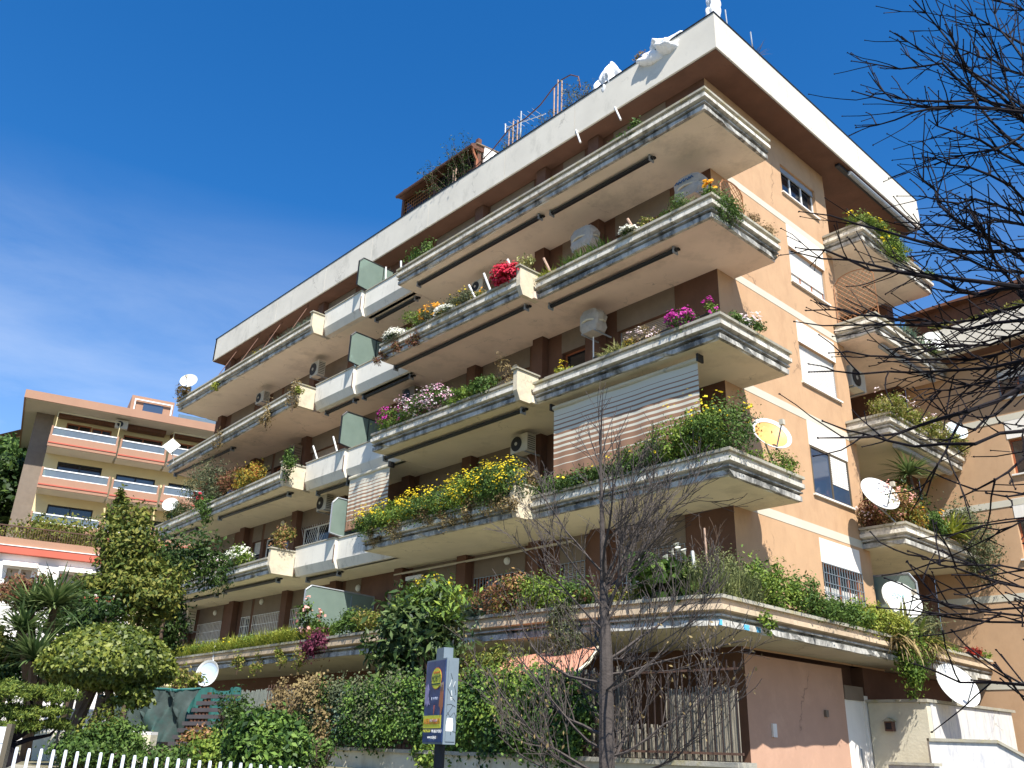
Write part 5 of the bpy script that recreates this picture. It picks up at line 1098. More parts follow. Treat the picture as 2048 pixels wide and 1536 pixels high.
def wisps(name,label,x0,x1,y,z,h,n,leaf='grey',nl=500):
    a=empty(name,((x0+x1)/2,y,z),0,label,'plant'); m=MB(); P=[]
    for _ in range(n):
        p=np.array([random.uniform(x0,x1),y+random.uniform(-.1,.3),z]); d=np.array([random.uniform(-.5,.5),random.uniform(-.2,.2),1.0]); pts=[p]
        for s in range(5): d=d+np.array([random.uniform(-.45,.45),random.uniform(-.3,.3),random.uniform(-.35,.2)]); d/=np.linalg.norm(d); pts.append(pts[-1]+d*h/5); P.append(pts[-1])
        m.tube(pts,.008,3,.004)
    mb_child(m,'stem','browntwig',a); P=np.array(P); i=rng.integers(0,len(P),nl); pp=P[i]+rng.normal(0,.06,(nl,3)); v,_=leaf_arrays(pp,rng.normal(0,1,(nl,3)),.08,2.5); np_mesh('foliage',v,4,'leaf_'+leaf,a)['kind']='stuff'; return a
wisps('roof_vine','thin vine tangled between the left group of canes on the roof',-9.4,-8.2,1.8,18.8,1.1,22,nl=600)
wisps('roof_vine','vine with white covers in the middle of the roof edge',-8.2,-7.0,1.8,18.8,.75,18,nl=500)
wisps('roof_vine','bushier vine under the arched hose on the roof edge',-6.6,-5.6,1.8,18.8,1.2,26,nl=900)
wisps('roof_creeper','leafy creeper climbing the right side of the roof conservatory',-13.6,-11.2,1.85,18.8,1.9,70,leaf='dark',nl=3200)
ant=empty('tv_antenna',(-9.05,2.2,18.8),0,'television antenna on the roof beside the canes','antenna'); mb_child(MB().tube([(-9.05,2.2,18.7),(-9.05,2.2,20.95)],.03,5),'mast','greymetal',ant); mb_child(MB().tube([(-9.7,2.1,20.55),(-8.0,2.4,20.35)],.018,4),'boom','whitemetal',ant)
m=MB()
for i in range(7): x=-9.6+i*.24; z=20.54-.028*i; m.tube([(x,1.9,z),(x,2.45,z)],.008,3)
m.tube([(-9.75,2.1,20.35),(-9.75,2.1,20.75)],.02,4); mb_child(m,'element','whitemetal',ant)['kind']='stuff'
# ================================================================ garden and street
def wall_thing(name,label,cat,mb,mat,caps=None,capmat='coping'):
    o=mb.build(name,mat); tag(o,label,cat)
    return o
gw = empty('garden_wall',(-2.5,-4.5,-1.6),0,'cream street wall below the ivy fence','wall')
mb_child(MB().box(-8,2.9,-4.72,-4.42,-1.6,-.16),'wall','gardenwall',gw)
for i in range(9): x0=-8+i*1.212; mb_child(MB().box(x0+.004,x0+1.205,-4.78,-4.36,-.158,-.10),'coping_stone','coping',gw)
lw = empty('low_wall',(-10,-10.7,-1.6),0,'low pale retaining wall with grey coping behind the white picket fence','wall')
mb_child(MB().box(-40,-4.4,-10.85,-10.6,-1.6,-.52),'wall','gardenwall',lw)
for i in range(24): x0=-33+i*1.2; mb_child(MB().box(x0+.004,x0+1.195,-10.9,-10.5,-.518,-.45),'coping_stone','coping',lw)
# iron fence with bars
fe = empty('iron_fence',(-3,-4.56,-.1),0,'rusty iron bar fence carrying the ivy on the street wall','fence')
for z in (-.02,1.0): mb_child(MB().box(-9.5,2.85,-4.575,-4.545,z,z+.03),'rail','rust',fe)
me0=None
for i in range(103):
    x=-9.45+i*.12
    if me0 is None:
        o=mb_child(MB().box(x,x+.015,-4.567,-4.552,-.1,1.10+random.uniform(-.03,.03)),'bar','rust',fe); me0=o; dm=o.data.copy(); dm.materials[0]=M['shadedrust']
    else:
        c=me0.copy(); c.data = dm if x>.2 else me0.data; col.objects.link(c); c.location=(me0.location[0]+i*.12,me0.location[1],me0.location[2]+random.uniform(-.02,.02))  # right-hand bars take the darker rust with shade painted in
# reed mat right part of the fence
rm = empty('reed_screen',(1.2,-4.45,-.1),0,'weathered reed screen behind the bars at the right of the street fence','screen')
m=MB(); x=-.15
while x<2.75:
    wv=random.uniform(.007,.014); h=1.08+random.uniform(-.12,.06) if x<.9 else .78+random.uniform(-.1,.05)
    if .9<x<1.6: h=.25+random.uniform(-.1,.1)
    y=-4.47+random.uniform(-.012,.012); m.box(x,x+wv,y,y+.012,-.09,h); x+=wv+.003
mb_child(m,'reed','reed',rm)['kind']='stuff'
gm = empty('grey_reed_mat',(-9.5,-4.4,-.4),0,'grey green reed mat fence left of the ivy hedge','screen')
m=MB(); x=-11.3
while x<-8.6:
    m.box(x,x+.035,-4.4,-4.385,-.5,1.02+random.uniform(-.04,.05)); x+=.04
mb_child(m,'reed','greymat',gm)['kind']='stuff'
# ivy on the fence (several masses)
def ivy(label,x0,x1,z0,z1,n,leaf,sz=.085,th=.30,y=-4.62,name='ivy_hedge'):
    a=empty(name,((x0+x1)/2,y,z0),0,label,'ivy'); k=max(8,int((x1-x0)*(z1-z0)*16)); cx=rng.uniform(x0,x1,k); cz=rng.uniform(z0,z1,k); cy=y-rng.uniform(0,th,k)
    i=rng.integers(0,k,n); p=np.c_[cx[i]+rng.normal(0,.15,n),cy[i]+rng.normal(0,.06,n),cz[i]+rng.normal(0,.14,n)]; v,_=leaf_arrays(p,np.tile([.25,-.8,.5],(n,1)),sz,1.4,droop=.4,jit=.55); np_mesh('leaves',v,4,'leaf_'+leaf,a)['kind']='stuff'
    m=MB()
    for _ in range(int((x1-x0)*7)):
        q=np.array([random.uniform(x0,x1),y+.02,z0]); pts=[q]
        for s in range(5): q=q+np.array([random.uniform(-.15,.15),random.uniform(-.08,.05),(z1-z0)/5]); pts.append(q)
        m.tube(pts,.009,3,.004)
    mb_child(m,'vine','browntwig',a); return a
ivy('dry tangled creeper at the left end of the ivy fence',-8.6,-6.3,.15,1.0,5200,'dry',.07,.35)
ivy('dark green ivy left of the advertising sign',-7.4,-3.4,.12,.92,20000,'ivy',.06,.32)
ivy('greyish woody tangle inside the ivy left of the sign',-7.2,-3.6,.3,1.0,4500,'grey',.055,.36)
ivy('ivy stretch with teal tinge near the dry creeper',-7.2,-5.4,.15,.75,4500,'blue',.06,.25)
ivy('sunlit bright ivy right of the advertising sign',-2.4,.35,.02,.88,19000,'ivy',.068,.34)
ivy('bright leafy top of the ivy right of the sign',-2.2,.3,.3,.95,4500,'bright',.07,.34)
ivy('thin trailing ivy below the street fence near the pole',-3.7,-2.3,-.3,0,1500,'bright',.08,.15)
# loquat tree
def tree(name,label,base,trunk,crown,mats,n,size,leaf,aspect=2.2,cat='tree',cr=.26,k=None,tr=.1,limbs=9,flat=0,fill=.55,extra=None):
    base=np.array(base,float); cc,rr=np.array(crown[0],float),np.array(crown[1],float); a=empty(name,base,0,label,cat); m=MB(); top=np.array(trunk,float)
    m.tube([base,(base+top)/2+np.array([.05,.03,0]),top],tr,7,tr*.7)
    for i in range(limbs):
        d=unit(rng.normal(0,1,(1,3)))[0]*rr*.85; e=cc+d; mid=(top+e)/2+np.array([0,0,-.1]); m.tube([top,mid,e],tr*.5,5,.012)
    mb_child(m,'trunk',mats,a); p,nr=clumps(cc,rr,n,k=k,cr=cr,fill=fill,flat=flat); v,_=leaf_arrays(p,nr,size,aspect); np_mesh('crown',v,4,'leaf_'+leaf,a)['kind']='stuff'; return a
lq=tree('loquat_tree','dark leaved loquat tree in front of the terrace behind the advertising sign',(-4.3,-3.7,-.45),(-4.4,-3.8,1.0),((-4.75,-4.0,1.95),(.98,.8,.98)),'browntwig',5200,.21,'loquat',3.0,cr=.2,k=90,fill=.4)
p,nr=clumps((-4.2,-4.0,2.55),(.7,.6,.35),420,k=26); v,_=leaf_arrays(p,nr+np.array([0,0,1.5]),.20,3.0,droop=-.8,jit=.3); np_mesh('new_leaves',v,4,'leaf_bright',lq)['kind']='stuff'
tree('olive_shrub_tree','loose pale shrub behind the sign above the ivy',(-2.6,-3.6,-.45),(-2.6,-3.6,.9),((-3.0,-3.7,1.2),(.75,.5,.45)),'browntwig',1800,.09,'shrub',2.5,cat='shrub',tr=.04)
# topiary
def topiary():
    c=np.array([-4.66,-9.80,1.02]); a=empty('topiary_tree',(-4.75,-9.9,-.45),0,'clipped mushroom shaped topiary tree in the left garden','tree'); n=30000
    d=unit(rng.normal(0,1,(n,3))); d[:,2]=np.where(d[:,2]<0,d[:,2]*.45,d[:,2]); d[:,:2]*=(1+.10*(1-np.abs(d[:,2:3]))); R=np.array([.88,.88,.63]); rr=1-np.abs(rng.normal(0,.045,n))-.25*(rng.random(n)<.12)*rng.random(n)
    p=c+d*R*rr[:,None]+np.array([0,0,-.12]); v,_=leaf_arrays(p,d/R,.078,1.7,droop=.1,jit=.65); np_mesh('crown',v,4,'leaf_topiary',a)['kind']='stuff'
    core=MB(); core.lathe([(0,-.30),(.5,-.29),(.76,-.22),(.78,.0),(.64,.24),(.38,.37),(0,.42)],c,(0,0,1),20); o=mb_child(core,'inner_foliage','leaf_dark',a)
    p,nr=clumps((-4.15,-9.55,.55),(.26,.26,.20),1500,k=30); v,_=leaf_arrays(p,nr,.085,1.8); np_mesh('lower_foliage',v,4,'leaf_topiary',a)['kind']='stuff'
    m=MB(); m.tube([(-4.95,-10.0,-.45),(-5.0,-10.0,.0),(-4.85,-9.9,.7)],.12,8,.10); m.tube([(-4.40,-9.7,-.45),(-4.30,-9.7,0),(-4.5,-9.8,.7)],.07,7,.06); m.tube([(-4.8,-9.9,-.2),(-4.55,-9.8,.5)],.06,6); mb_child(m,'trunk','browntwig',a)
topiary()
# juniper at far left
jn=empty('juniper_tree',(-2.4,-11.6,-.5),0,'flat topped juniper with bent trunk at the lower left corner','tree')
m=MB(); J=lambda u,v,D=12.2: far(u,v,D)
m.tube([J(25,1530),J(15,1495),J(32,1470),J(60,1455)],[.10,.09,.07,.05],7); m.tube([J(32,1470),J(15,1430),J(20,1395)],.04,6,.02); m.tube([J(60,1455),J(100,1440),J(120,1405)],.04,6,.015); m.tube([J(20,1492),J(60,1478),J(100,1470),J(118,1452)],.035,6,.012); m.tube([J(60,1455),J(70,1425),J(60,1395)],.035,6,.015)
mb_child(m,'trunk','darkbark',jn)
P=[];N=[]
for (u,v),r_ in (((60,1385),(.42,.42,.11)),((115,1392),(.30,.3,.10)),((12,1380),(.34,.34,.12)),((95,1422),(.34,.34,.08)),((35,1425),(.34,.34,.10)),((10,1455),(.22,.22,.07)),((118,1450),(.16,.16,.05)),((60,1452),(.22,.22,.06))):
    p,nr=clumps(far(u,v,12.2),r_,2400,k=34,cr=.17,fill=.2); P.append(p);N.append(nr)
P=np.concatenate(P);N=np.concatenate(N); v,_=leaf_arrays(P,N,.055,4.5,droop=-.3); np_mesh('crown',v,4,'leaf_pine',jn)['kind']='stuff'
# yuccas
def yucca(label,heads,base,leafm='yucca'):
    a=empty('yucca_tree',base,0,label,'tree'); m=MB(); V=[];F=[];o=0
    for h,L_ in heads:
        m.tube([base,(np.array(base)+np.array(h))/2+np.array([.1,.0,.1]),h],.09,6,.06); v,f=blades(h,190,L_,.055,1.0,.5,(.05,.05),.45); V.append(v);F.append(f+o);o+=len(v)
    mb_child(m,'trunk','browntwig',a); np_mesh('leaves',np.concatenate(V),4,'leaf_'+leafm,a,faces=np.concatenate(F))['kind']='stuff'
yucca('tall twin headed yucca behind the topiary at left',((far(108,1212,17),.78),(far(62,1222,17.3),.78),(far(45,1262,16.8),.6)),tuple(far(80,1400,19)*np.array([1,1,0])+np.array([0,0,-.45])))
yucca('lower yucca with drooping leaves left of the topiary',((far(66,1320,16.5),.72),),tuple(far(70,1430,17.5)*np.array([1,1,0])+np.array([0,0,-.45])))
# tall leafy shrubs between the houses and the block
def bigshrub(label,u,v,D,w,h,leaf,n,sz=.10,cat='shrub',name='tall_shrub',**kw):
    c=far(u,v,D); return tree(name,label,(c[0],c[1],-.45 if kw.get('gz') is None else kw['gz']),(c[0],c[1],c[2]-h*.5),((c[0],c[1],c[2]),(w,w*.8,h)),'browntwig',n,sz,leaf,2.0,cat=cat,tr=.06,cr=kw.get('cr',.2),k=kw.get('k'),fill=kw.get('fill',.3))
bigshrub('tall pointed shrub rising before the left end of the balconies',255,1100,21,.78,1.05,'shrub',7500,.11,k=105,cr=.16)
bigshrub('slender top of the tall shrub against the distant balconies',236,1015,21.4,.26,.45,'shrub',1100,.11,k=22,cr=.17)
bigshrub('broad olive green shrub below the second floor left end',290,1180,20.5,1.0,.72,'shrub',7500,.12,k=80,cr=.17)
bigshrub('spreading shrub branch reaching left before the white house',190,1165,21,.6,.26,'shrub',1500,.11,k=22,cr=.17)
bigshrub('dark green shrub behind the yucca at left',165,1235,20,1.0,.6,'dark',6000,.10,k=60)
bigshrub('dark ivy mass in the shade at the left end of the building',345,1125,24,1.6,.9,'dark',4000,.12,k=50)
bigshrub('dark leafy mass under the second floor left end beside the air conditioner',335,1245,24.5,.75,.75,'dark',4200,.11,k=60)
bigshrub('reddish flowered hedge beside the white house',55,1185,23,.9,.4,'brownleaf',3500,.10,k=40)
bigshrub('olive hedge at the extreme left behind the yucca',5,1300,18,.4,.45,'shrub',2200,.09,k=30)
bigshrub('dark hedge at the left edge behind the juniper',10,1350,18,.5,.45,'dark',2500,.09,k=30)
bigshrub('dark shrub between yucca and topiary',120,1330,18.5,.5,.5,'dark',2500,.10,k=30)
# laurel and lower bushes
bigshrub('glossy laurel bush at the left end of the street wall',530,1502,13,.62,.48,'ivy',9000,.095,name='laurel_bush',fill=.75,cr=.14,k=240,gz=-1.4)
bigshrub('red tipped loose bush in front of the dark slats',395,1492,15,.38,.28,'photinia',900,.08,name='bush',gz=-.9,k=60)
bigshrub('yellow green bush beside the laurel',425,1505,14.5,.40,.26,'bright',2200,.07,name='bush',gz=-.9,k=60)
bigshrub('low round green bush below the topiary right',235,1490,14.2,.5,.32,'mid',5200,.06,name='bush',gz=-.9,k=70)
bigshrub('low clipped green bush below the topiary left',165,1495,14.2,.5,.26,'mid',5200,.06,name='bush',gz=-.9,k=70)
bigshrub('pale thin shrub among the trunks of the topiary',200,1470,14.4,.32,.42,'shrub',1600,.06,name='bush',gz=-.9,k=40)
bigshrub('small green leafy plant at the foot of the low wall right',330,1515,13.4,.5,.14,'mid',1500,.07,name='low_plant',gz=-.9,k=40)
bigshrub('small plant in front of the street wall beside the laurel',640,1505,15.5,.35,.3,'mid',700,.07,name='small_plant',gz=-1.4,k=20)
bigshrub('dark feathery shrub beside the black slats',470,1440,18,.5,.5,'dark',2600,.07,name='bush',gz=-.45,k=40)
shrub('potted_shrub','pale leafy plant above the shade net edge','plant',tuple(far(375,1375,21)),(.45,.3,.2),500,'sedum',.1)
# pergola of dark slats, shade net
sl=empty('slatted_stair_screen',tuple(far(430,1470,20)*np.array([1,1,0])+np.array([0,0,-.45])),0,'dark stepped slatted screen beside the black shade net','screen')
for i in range(8):
    v=1388+i*13.5; u0=402-i*9.5; a_=far(u0,v+4,20); b_=far(480,v+4,20); d=b_-a_; d/=np.linalg.norm(d); nx=np.array([-d[1],d[0],0])
    P=[a_,b_,b_+nx*.12,a_+nx*.12]; q=[(p[0],p[1],p[2]-.045) for p in P]+[(p[0],p[1],p[2]+.03) for p in P]; mb_child(MB().hexa(q),'slat','slatdark',sl)
    if i%1==0: mb_child(MB().box(a_[0]-.05,a_[0]+.05,a_[1]+.15,a_[1]+.2,-.45,a_[2]+.08),'post','woodbrown',sl)
nt_=empty('shade_net',tuple(far(290,1480,20.4)*np.array([1,1,0])+np.array([0,0,-.45])),0,'dark green black shade net draped along the garden fence','net')
A=far(205,1440,20.6); Bq=far(378,1440,20.3); m=MB(); rings=[]
for j in range(11):
    t=j/10; row=[]
    for i in range(41):
        s=i/40; p=A+(Bq-A)*s; top=far(205+173*s,1392-18*s+5*math.sin(s*9),20.5)[2]; bz=-.12; z=bz+(top-bz)*t; row.append((p[0]+.06*math.sin(s*30+t*5),p[1]+.12*math.sin(s*16+t*4)+.05*math.sin(s*47-t*7),z))
    rings.append(row)
m.loft(rings,closed=False,caps=False); mb_child(m,'cloth','net',nt_,smooth=True)
mb_child(MB().tube([rings[-1][i] for i in range(0,41,2)],.03,5),'hem','teal',nt_)
n2=empty('green_net',tuple(far(430,1400,21.5)*np.array([1,1,0])+np.array([0,0,-.45])),0,'teal green netting behind the slatted screen','net')
A=far(372,1380,21.5); Bq=far(482,1380,21.5); m=MB(); rows=[]
for j in range(5): rows.append([tuple((A+(Bq-A)*i/24)*np.array([1,1,0])+np.array([.05*math.sin(i*1.3+j),.06*math.sin(i*.8),-.4+(far(372+110*i/24,1378+4*math.sin(i*.5),21.5)[2]+.4)*j/4])) for i in range(25)])
m.loft(rows,closed=False,caps=False); mb_child(m,'cloth','teal',n2,smooth=True)
# pale garden walls behind the topiary
tag(MB().box(-16,-6.5,-7.2,-6.9,-.5,.55).build('garden_parapet','gardenwall'),'pale garden wall glimpsed between the topiary trunks','wall') if False else None
wl=empty('garden_steps_wall',tuple(far(150,1470,17)*np.array([1,1,0])+np.array([0,0,-.45])),0,'pale low garden wall behind the topiary trunks','wall')
a_=far(70,1465,18); b_=far(300,1480,17); d=(b_-a_)/np.linalg.norm(b_-a_); n_=np.array([-d[1],d[0],0]); P=[a_,b_,b_+n_*.25,a_+n_*.25]
mb_child(MB().hexa([(p[0],p[1],-.5) for p in P]+[(p[0],p[1],.0) for p in P]),'wall','gardenwall',wl); mb_child(MB().hexa([(p[0],p[1],.002) for p in P]+[(p[0],p[1],.05) for p in P]),'coping','whitewall',wl)
a_=far(80,1415,21); b_=far(235,1420,21); P=[a_,b_,b_+n_*.2,a_+n_*.2]
o=MB().hexa([(p[0],p[1],-.45) for p in P]+[(p[0],p[1],p[2]) for p in P]).build('white_garden_wall','whitewall'); tag(o,'white wall seen through the gap under the topiary crown','wall')
# garden lamp
gl=empty('garden_lamp',tuple(far(120,1500,14)*np.array([1,1,0])+np.array([0,0,-.5])),0,'black square headed garden lamp beside the topiary','lamp'); q=far(122,1440,14)
mb_child(MB().box(q[0]-.09,q[0]+.09,q[1]-.09,q[1]+.09,q[2]-.05,q[2]+.03),'lamp_head','black',gl); mb_child(MB().tube([(q[0],q[1],-.5),(q[0],q[1],q[2]-.05)],.018,6),'post','black',gl)
# white picket fence
pf=empty('picket_fence',(3.5,-12.85,-1.5),0,'white metal picket fence along the bottom left of the picture','fence')
F0,F1=far(35,1493,9.0),far(503,1526,9.3); dF=(F1-F0); 
pf.location=tuple(F0*np.array([1,1,0])+np.array([0,0,-1.5])); ud=dF/np.linalg.norm(dF[:2]); uh=np.array([ud[0],ud[1],0]); nh=np.array([-uh[1],uh[0],0])
for dz in (-.42,-1.15):
    a_,b_=F0-dF*.12,F1+dF*.32; P=[a_,b_,b_+nh*.03,a_+nh*.03]; mb_child(MB().hexa([(p[0],p[1],p[2]+dz) for p in P]+[(p[0],p[1],p[2]+dz+.04) for p in P]),'rail','picket',pf)
for i in range(-3,31):
    q=F0+dF*(i*22.3/468)+np.array([0,0,random.uniform(-.006,.006)]); w_=.0125
    c4=lambda h,k: [tuple(q+uh*sx*w_*k+nh*(.02+sy*w_*k)+np.array([0,0,h])) for sx,sy in ((-1,-1),(1,-1),(1,1),(-1,1))]
    m=MB(); m.loft([[(p[0],p[1],-1.47) for p in c4(0,1)],c4(-.03,1),c4(-.006,.75)]); mb_child(m,'picket','picket',pf)
# white notice at the left edge
ns=empty('notice_board',tuple(far(5,1500,7.2)*np.array([1,1,0])+np.array([0,0,-1.47])),math.radians(55),'grey and white notice panel cut off by the left edge','sign')
q=far(17,1454,7.2); q2=far(8,1530,7.2); base=ns.location
local(MB().box(-.9,.0,-.02,.02,.95,q[2]+1.47),'panel','picket',ns); local(MB().box(-.9,-.001,-.024,-.0205,q[2]+1.37,q[2]+1.468),'header','whitemetal',ns)
tc_=bpy.data.curves.new('notice_lettering','FONT'); tc_.body='0'; tc_.size=.12; tc_.extrude=.001; tc_.materials.append(M['blackink']); to=text_mesh(tc_,'lettering',ns); to.location=(-.085,-.026,q[2]+1.25); to.rotation_euler=(math.pi/2,0,0)
local(MB().box(.002,.035,-.03,.03,0,q[2]+1.49),'post','bronze',ns)
# ---------------- advertising sign
sg=empty('advertising_sign',(.91,-7.83,-1.47),math.radians(-17.5),'blue double sided street advertising box on a dark pole','sign')
Zb=.0+1.47; Zt=.94+1.47
local(MB().tube([(.0,.0,0),(.0,.0,Zb)],.062,12),'pole','blackink',sg); local(MB().lathe([(.075,0),(.075,.25),(.065,.27)],(0,0,0),(0,0,1),12),'pole_collar','greymetal',sg)
local(MB().box(-.36,.30,-.085,.065,Zb,Zt),'case','signgrey',sg); local(MB().box(-.10,.14,-.07,.05,Zt+.003,Zt+.13),'lamp_box','signgrey',sg)
local(MB().box(-.345,.285,-.094,-.0865,Zb+.02,Zt-.02),'poster','signblue',sg)
local(MB().box(.302,.308,-.06,.055,Zb+.03,Zt-.03),'side_panel','signgrey',sg)
y=-.0965
m=MB(); m.loft([[(.02+.17*math.cos(t),y,Zt-.22+.125*math.sin(t)) for t in np.linspace(0,2*math.pi,24,endpoint=False)],[(.02+.17*math.cos(t),y-.002,Zt-.22+.125*math.sin(t)) for t in np.linspace(0,2*math.pi,24,endpoint=False)]]); local(m,'logo_rim','orangeink',sg)
m=MB(); m.loft([[(.02+.16*math.cos(t),y-.0025,Zt-.22+.116*math.sin(t)) for t in np.linspace(0,2*math.pi,24,endpoint=False)],[(.02+.16*math.cos(t),y-.004,Zt-.22+.116*math.sin(t)) for t in np.linspace(0,2*math.pi,24,endpoint=False)]]); local(m,'logo_oval','yellow',sg)
local(MB().box(-.345,.235,y-.002,y+.0005,Zb+.17,Zb+.31),'yellow_strip','yellow',sg)
def letters(txt,x,z,size,mat,xs=1,align='CENTER',shear=0):
    c=bpy.data.curves.new('lettering','FONT'); c.body=txt; c.size=size; c.align_x=align; c.extrude=.0008; c.shear=shear; c.offset=.0; c.materials.append(M[mat]); o=text_mesh(c,'lettering',sg); o.location=(x,y-.0055,z); o.rotation_euler=(math.pi/2,0,0); o.scale=(xs,1,1)
letters("MOBY'S",.02,Zt-.255,.105,'darkgreenink',.82); letters('RISTORANTE',.03,Zt-.165,.035,'orangeink'); local(MB().box(-.12,.16,y-.0062,y-.0045,Zt-.29,Zt-.275),'logo_underline','darkgreenink',sg)
letters('IL PANINO',.0,Zt-.46,.045,'paleink'); letters('1',.0,Zt-.62,.15,'orangeink'); letters('IN OMAGGIO',.0,Zt-.70,.04,'paleink')
letters('A SOLI 5 MINUTI',-.055,Zb+.215,.085,'orangeink',.84); letters('PARCHEGGIO',-.2,Zb+.125,.045,'yellow',.9); letters('VIA ALDO MORO',.12,Zb+.12,.05,'whiteink',.8); letters('www.mobys.it',-.02,Zb+.055,.055,'whiteink',.9)
# faded pictures on the poster
for pts,mt in (([(-.34,.55),(-.25,.62),(-.2,.5),(-.22,.36),(-.16,.18),(-.2,.2),(-.25,.14),(-.28,.22),(-.33,.16)],'purpleink'),([(.18,.5),(.24,.58),(.27,.4),(.27,.12),(.20,-.1),(.19,.1),(.14,.15),(.16,.35)],'copper'),([(.13,.62),(.15,.74),(.17,.6),(.15,.52)],'yellow'),([(.17,.6),(.26,.62),(.27,.45),(.2,.42)],'cane')):
    m=MB(); m.loft([[(a,y-.001,Zb+.33+b*.55+.0) for a,b in pts],[(a,y-.0022,Zb+.33+b*.55) for a,b in pts]]); local(m,'printed_figure',mt,sg)
def strokes(segs,mat,name,r=.006,x=.3085):
    m=MB()
    for P in segs: m.tube([(x,a*.85-.015,Zb+b) for a,b in P],r*.5,4)
    local(m,name,mat,sg)['kind']='stuff'
strokes([[(-.03,.62),(0,.70),(.03,.62),(.05,.68)],[(.0,.58),(.01,.52)],[(-.01,.5),(.0,.47),(.02,.5),(-.01,.5)]],'whiteink','white_graffiti',.007)
strokes([[(-.02,.77),(.01,.70)],[(.04,.64),(.07,.54),(.05,.53)],[(-.055,.60),(.0,.52),(.06,.46)],[(-.055,.42),(.0,.43),(.07,.40)],[(-.055,.30),(.0,.37),(.04,.42)],[(-.04,.34),(.0,.29),(.05,.34)],[(.06,.34),(.09,.27)],[(.04,.14),(.09,.13)],[(.02,.13),(.02,.10)]],'blackink','black_graffiti',.006)
local(MB().loft([[(.3085,a-.03,Zb+b) for a,b in ((-.03,.14),(.05,.14),(.055,.22),(.045,.28),(-.02,.28),(-.032,.2))],[(.311,a-.03,Zb+b) for a,b in ((-.03,.14),(.05,.14),(.055,.22),(.045,.28),(-.02,.28),(-.032,.2))]]),'torn_sticker','whiteink',sg)
# ---------------- marble walls at the lower right
mw=empty('forecourt_wall',(.0,9,-1.6),0,'cream and marble clad wall beside the white door with a small shrine lamp','wall')
mb_child(MB().prism([(-1.35,7.42),(.08,7.42),(.08,12.8),(-.15,12.8),(-.15,7.65),(-1.35,7.65)],-1.6,1.26),'wall','cream',mw)
for i in range(5):
    y0=7.62+i*1.02; mb_child(MB().box(.082,.105,y0,y0+1.01,-.9,1.255),'marble_slab','marble',mw)
for a_,b_ in (((-1.38,7.36),(.15,7.36)),): 
    for i in range(2): x0=-1.38+i*.765; mb_child(MB().box(x0,x0+.755,7.36,7.70,1.262,1.33),'coping_stone','coping',mw)
for i in range(4): y0=7.71+i*1.3; mb_child(MB().box(-.2,.16,y0,y0+1.29,1.262,1.33),'coping_stone','coping',mw)
w2=empty('lower_forecourt_wall',(1.0,8,-1.6),0,'lower grey marble wall stepping down in front of the cream wall','wall')
a_=at(1857,1478,Y=6.8); b_=at(1995,1482,Y=7.6); c_=at(2075,1525,Y=7.9)
for i,(p,q) in enumerate(((a_,b_),(b_,c_))):
    for zz,mt,nm,lo,hi,off in ((0,'marble','wall_face',-1.6,-.05,0),(1,'coping','coping_stone',-.045,.02,.05)):
        d=(q-p)[:2]; d=d/np.linalg.norm(d); n_=np.array([-d[1],d[0]]); P=[p[:2]-n_*off,q[:2]-n_*off,q[:2]+n_*.22,p[:2]+n_*.22]; zs=[p[2],q[2],q[2],p[2]]
        mb_child(MB().hexa([(P[j][0],P[j][1],-1.6 if lo==-1.6 else zs[j]+lo) for j in range(4)]+[(P[j][0],P[j][1],zs[j]+hi) for j in range(4)]),nm,mt,w2)
a_=at(1773,1524,Y=5.6); b_=at(1866,1528,Y=5.6); w3=empty('low_step_wall',(a_[0],5.6,-1.6),0,'small marble block wall at the bottom beside the salmon wall','wall')
mb_child(MB().box(a_[0]+.02,b_[0],5.62,5.9,-1.6,a_[2]-.05),'wall_face','marble',w3); mb_child(MB().box(a_[0]-.02,b_[0]+.04,5.57,5.95,a_[2]-.048,a_[2]+.01),'coping_stone','coping',w3)
sh=empty('wall_shrine',(-.66,7.36,.9),0,'small brown house shaped lamp box on the cream wall','wall lamp'); q=at(1778,1450,Y=7.3); sh.location=tuple(q)
local(MB().box(-.1,.1,-.03,.115,-.14,.08),'box','brown',sh); local(MB().loft([[(-.14,-.07,.08),(.14,-.07,.08),(0,-.07,.17)],[(-.14,.115,.08),(.14,.115,.08),(0,.115,.17)]]),'gable_roof','coping',sh); local(MB().box(-.07,.07,-.034,-.031,-.10,.05),'recess_glass','darkglass',sh)
shrub('weed','tiny weed on top of the cream wall below the terrace','plant',tuple(at(1825,1398,Y=7.5)),(.1,.08,.09),140,'bright',.06,stems=False)
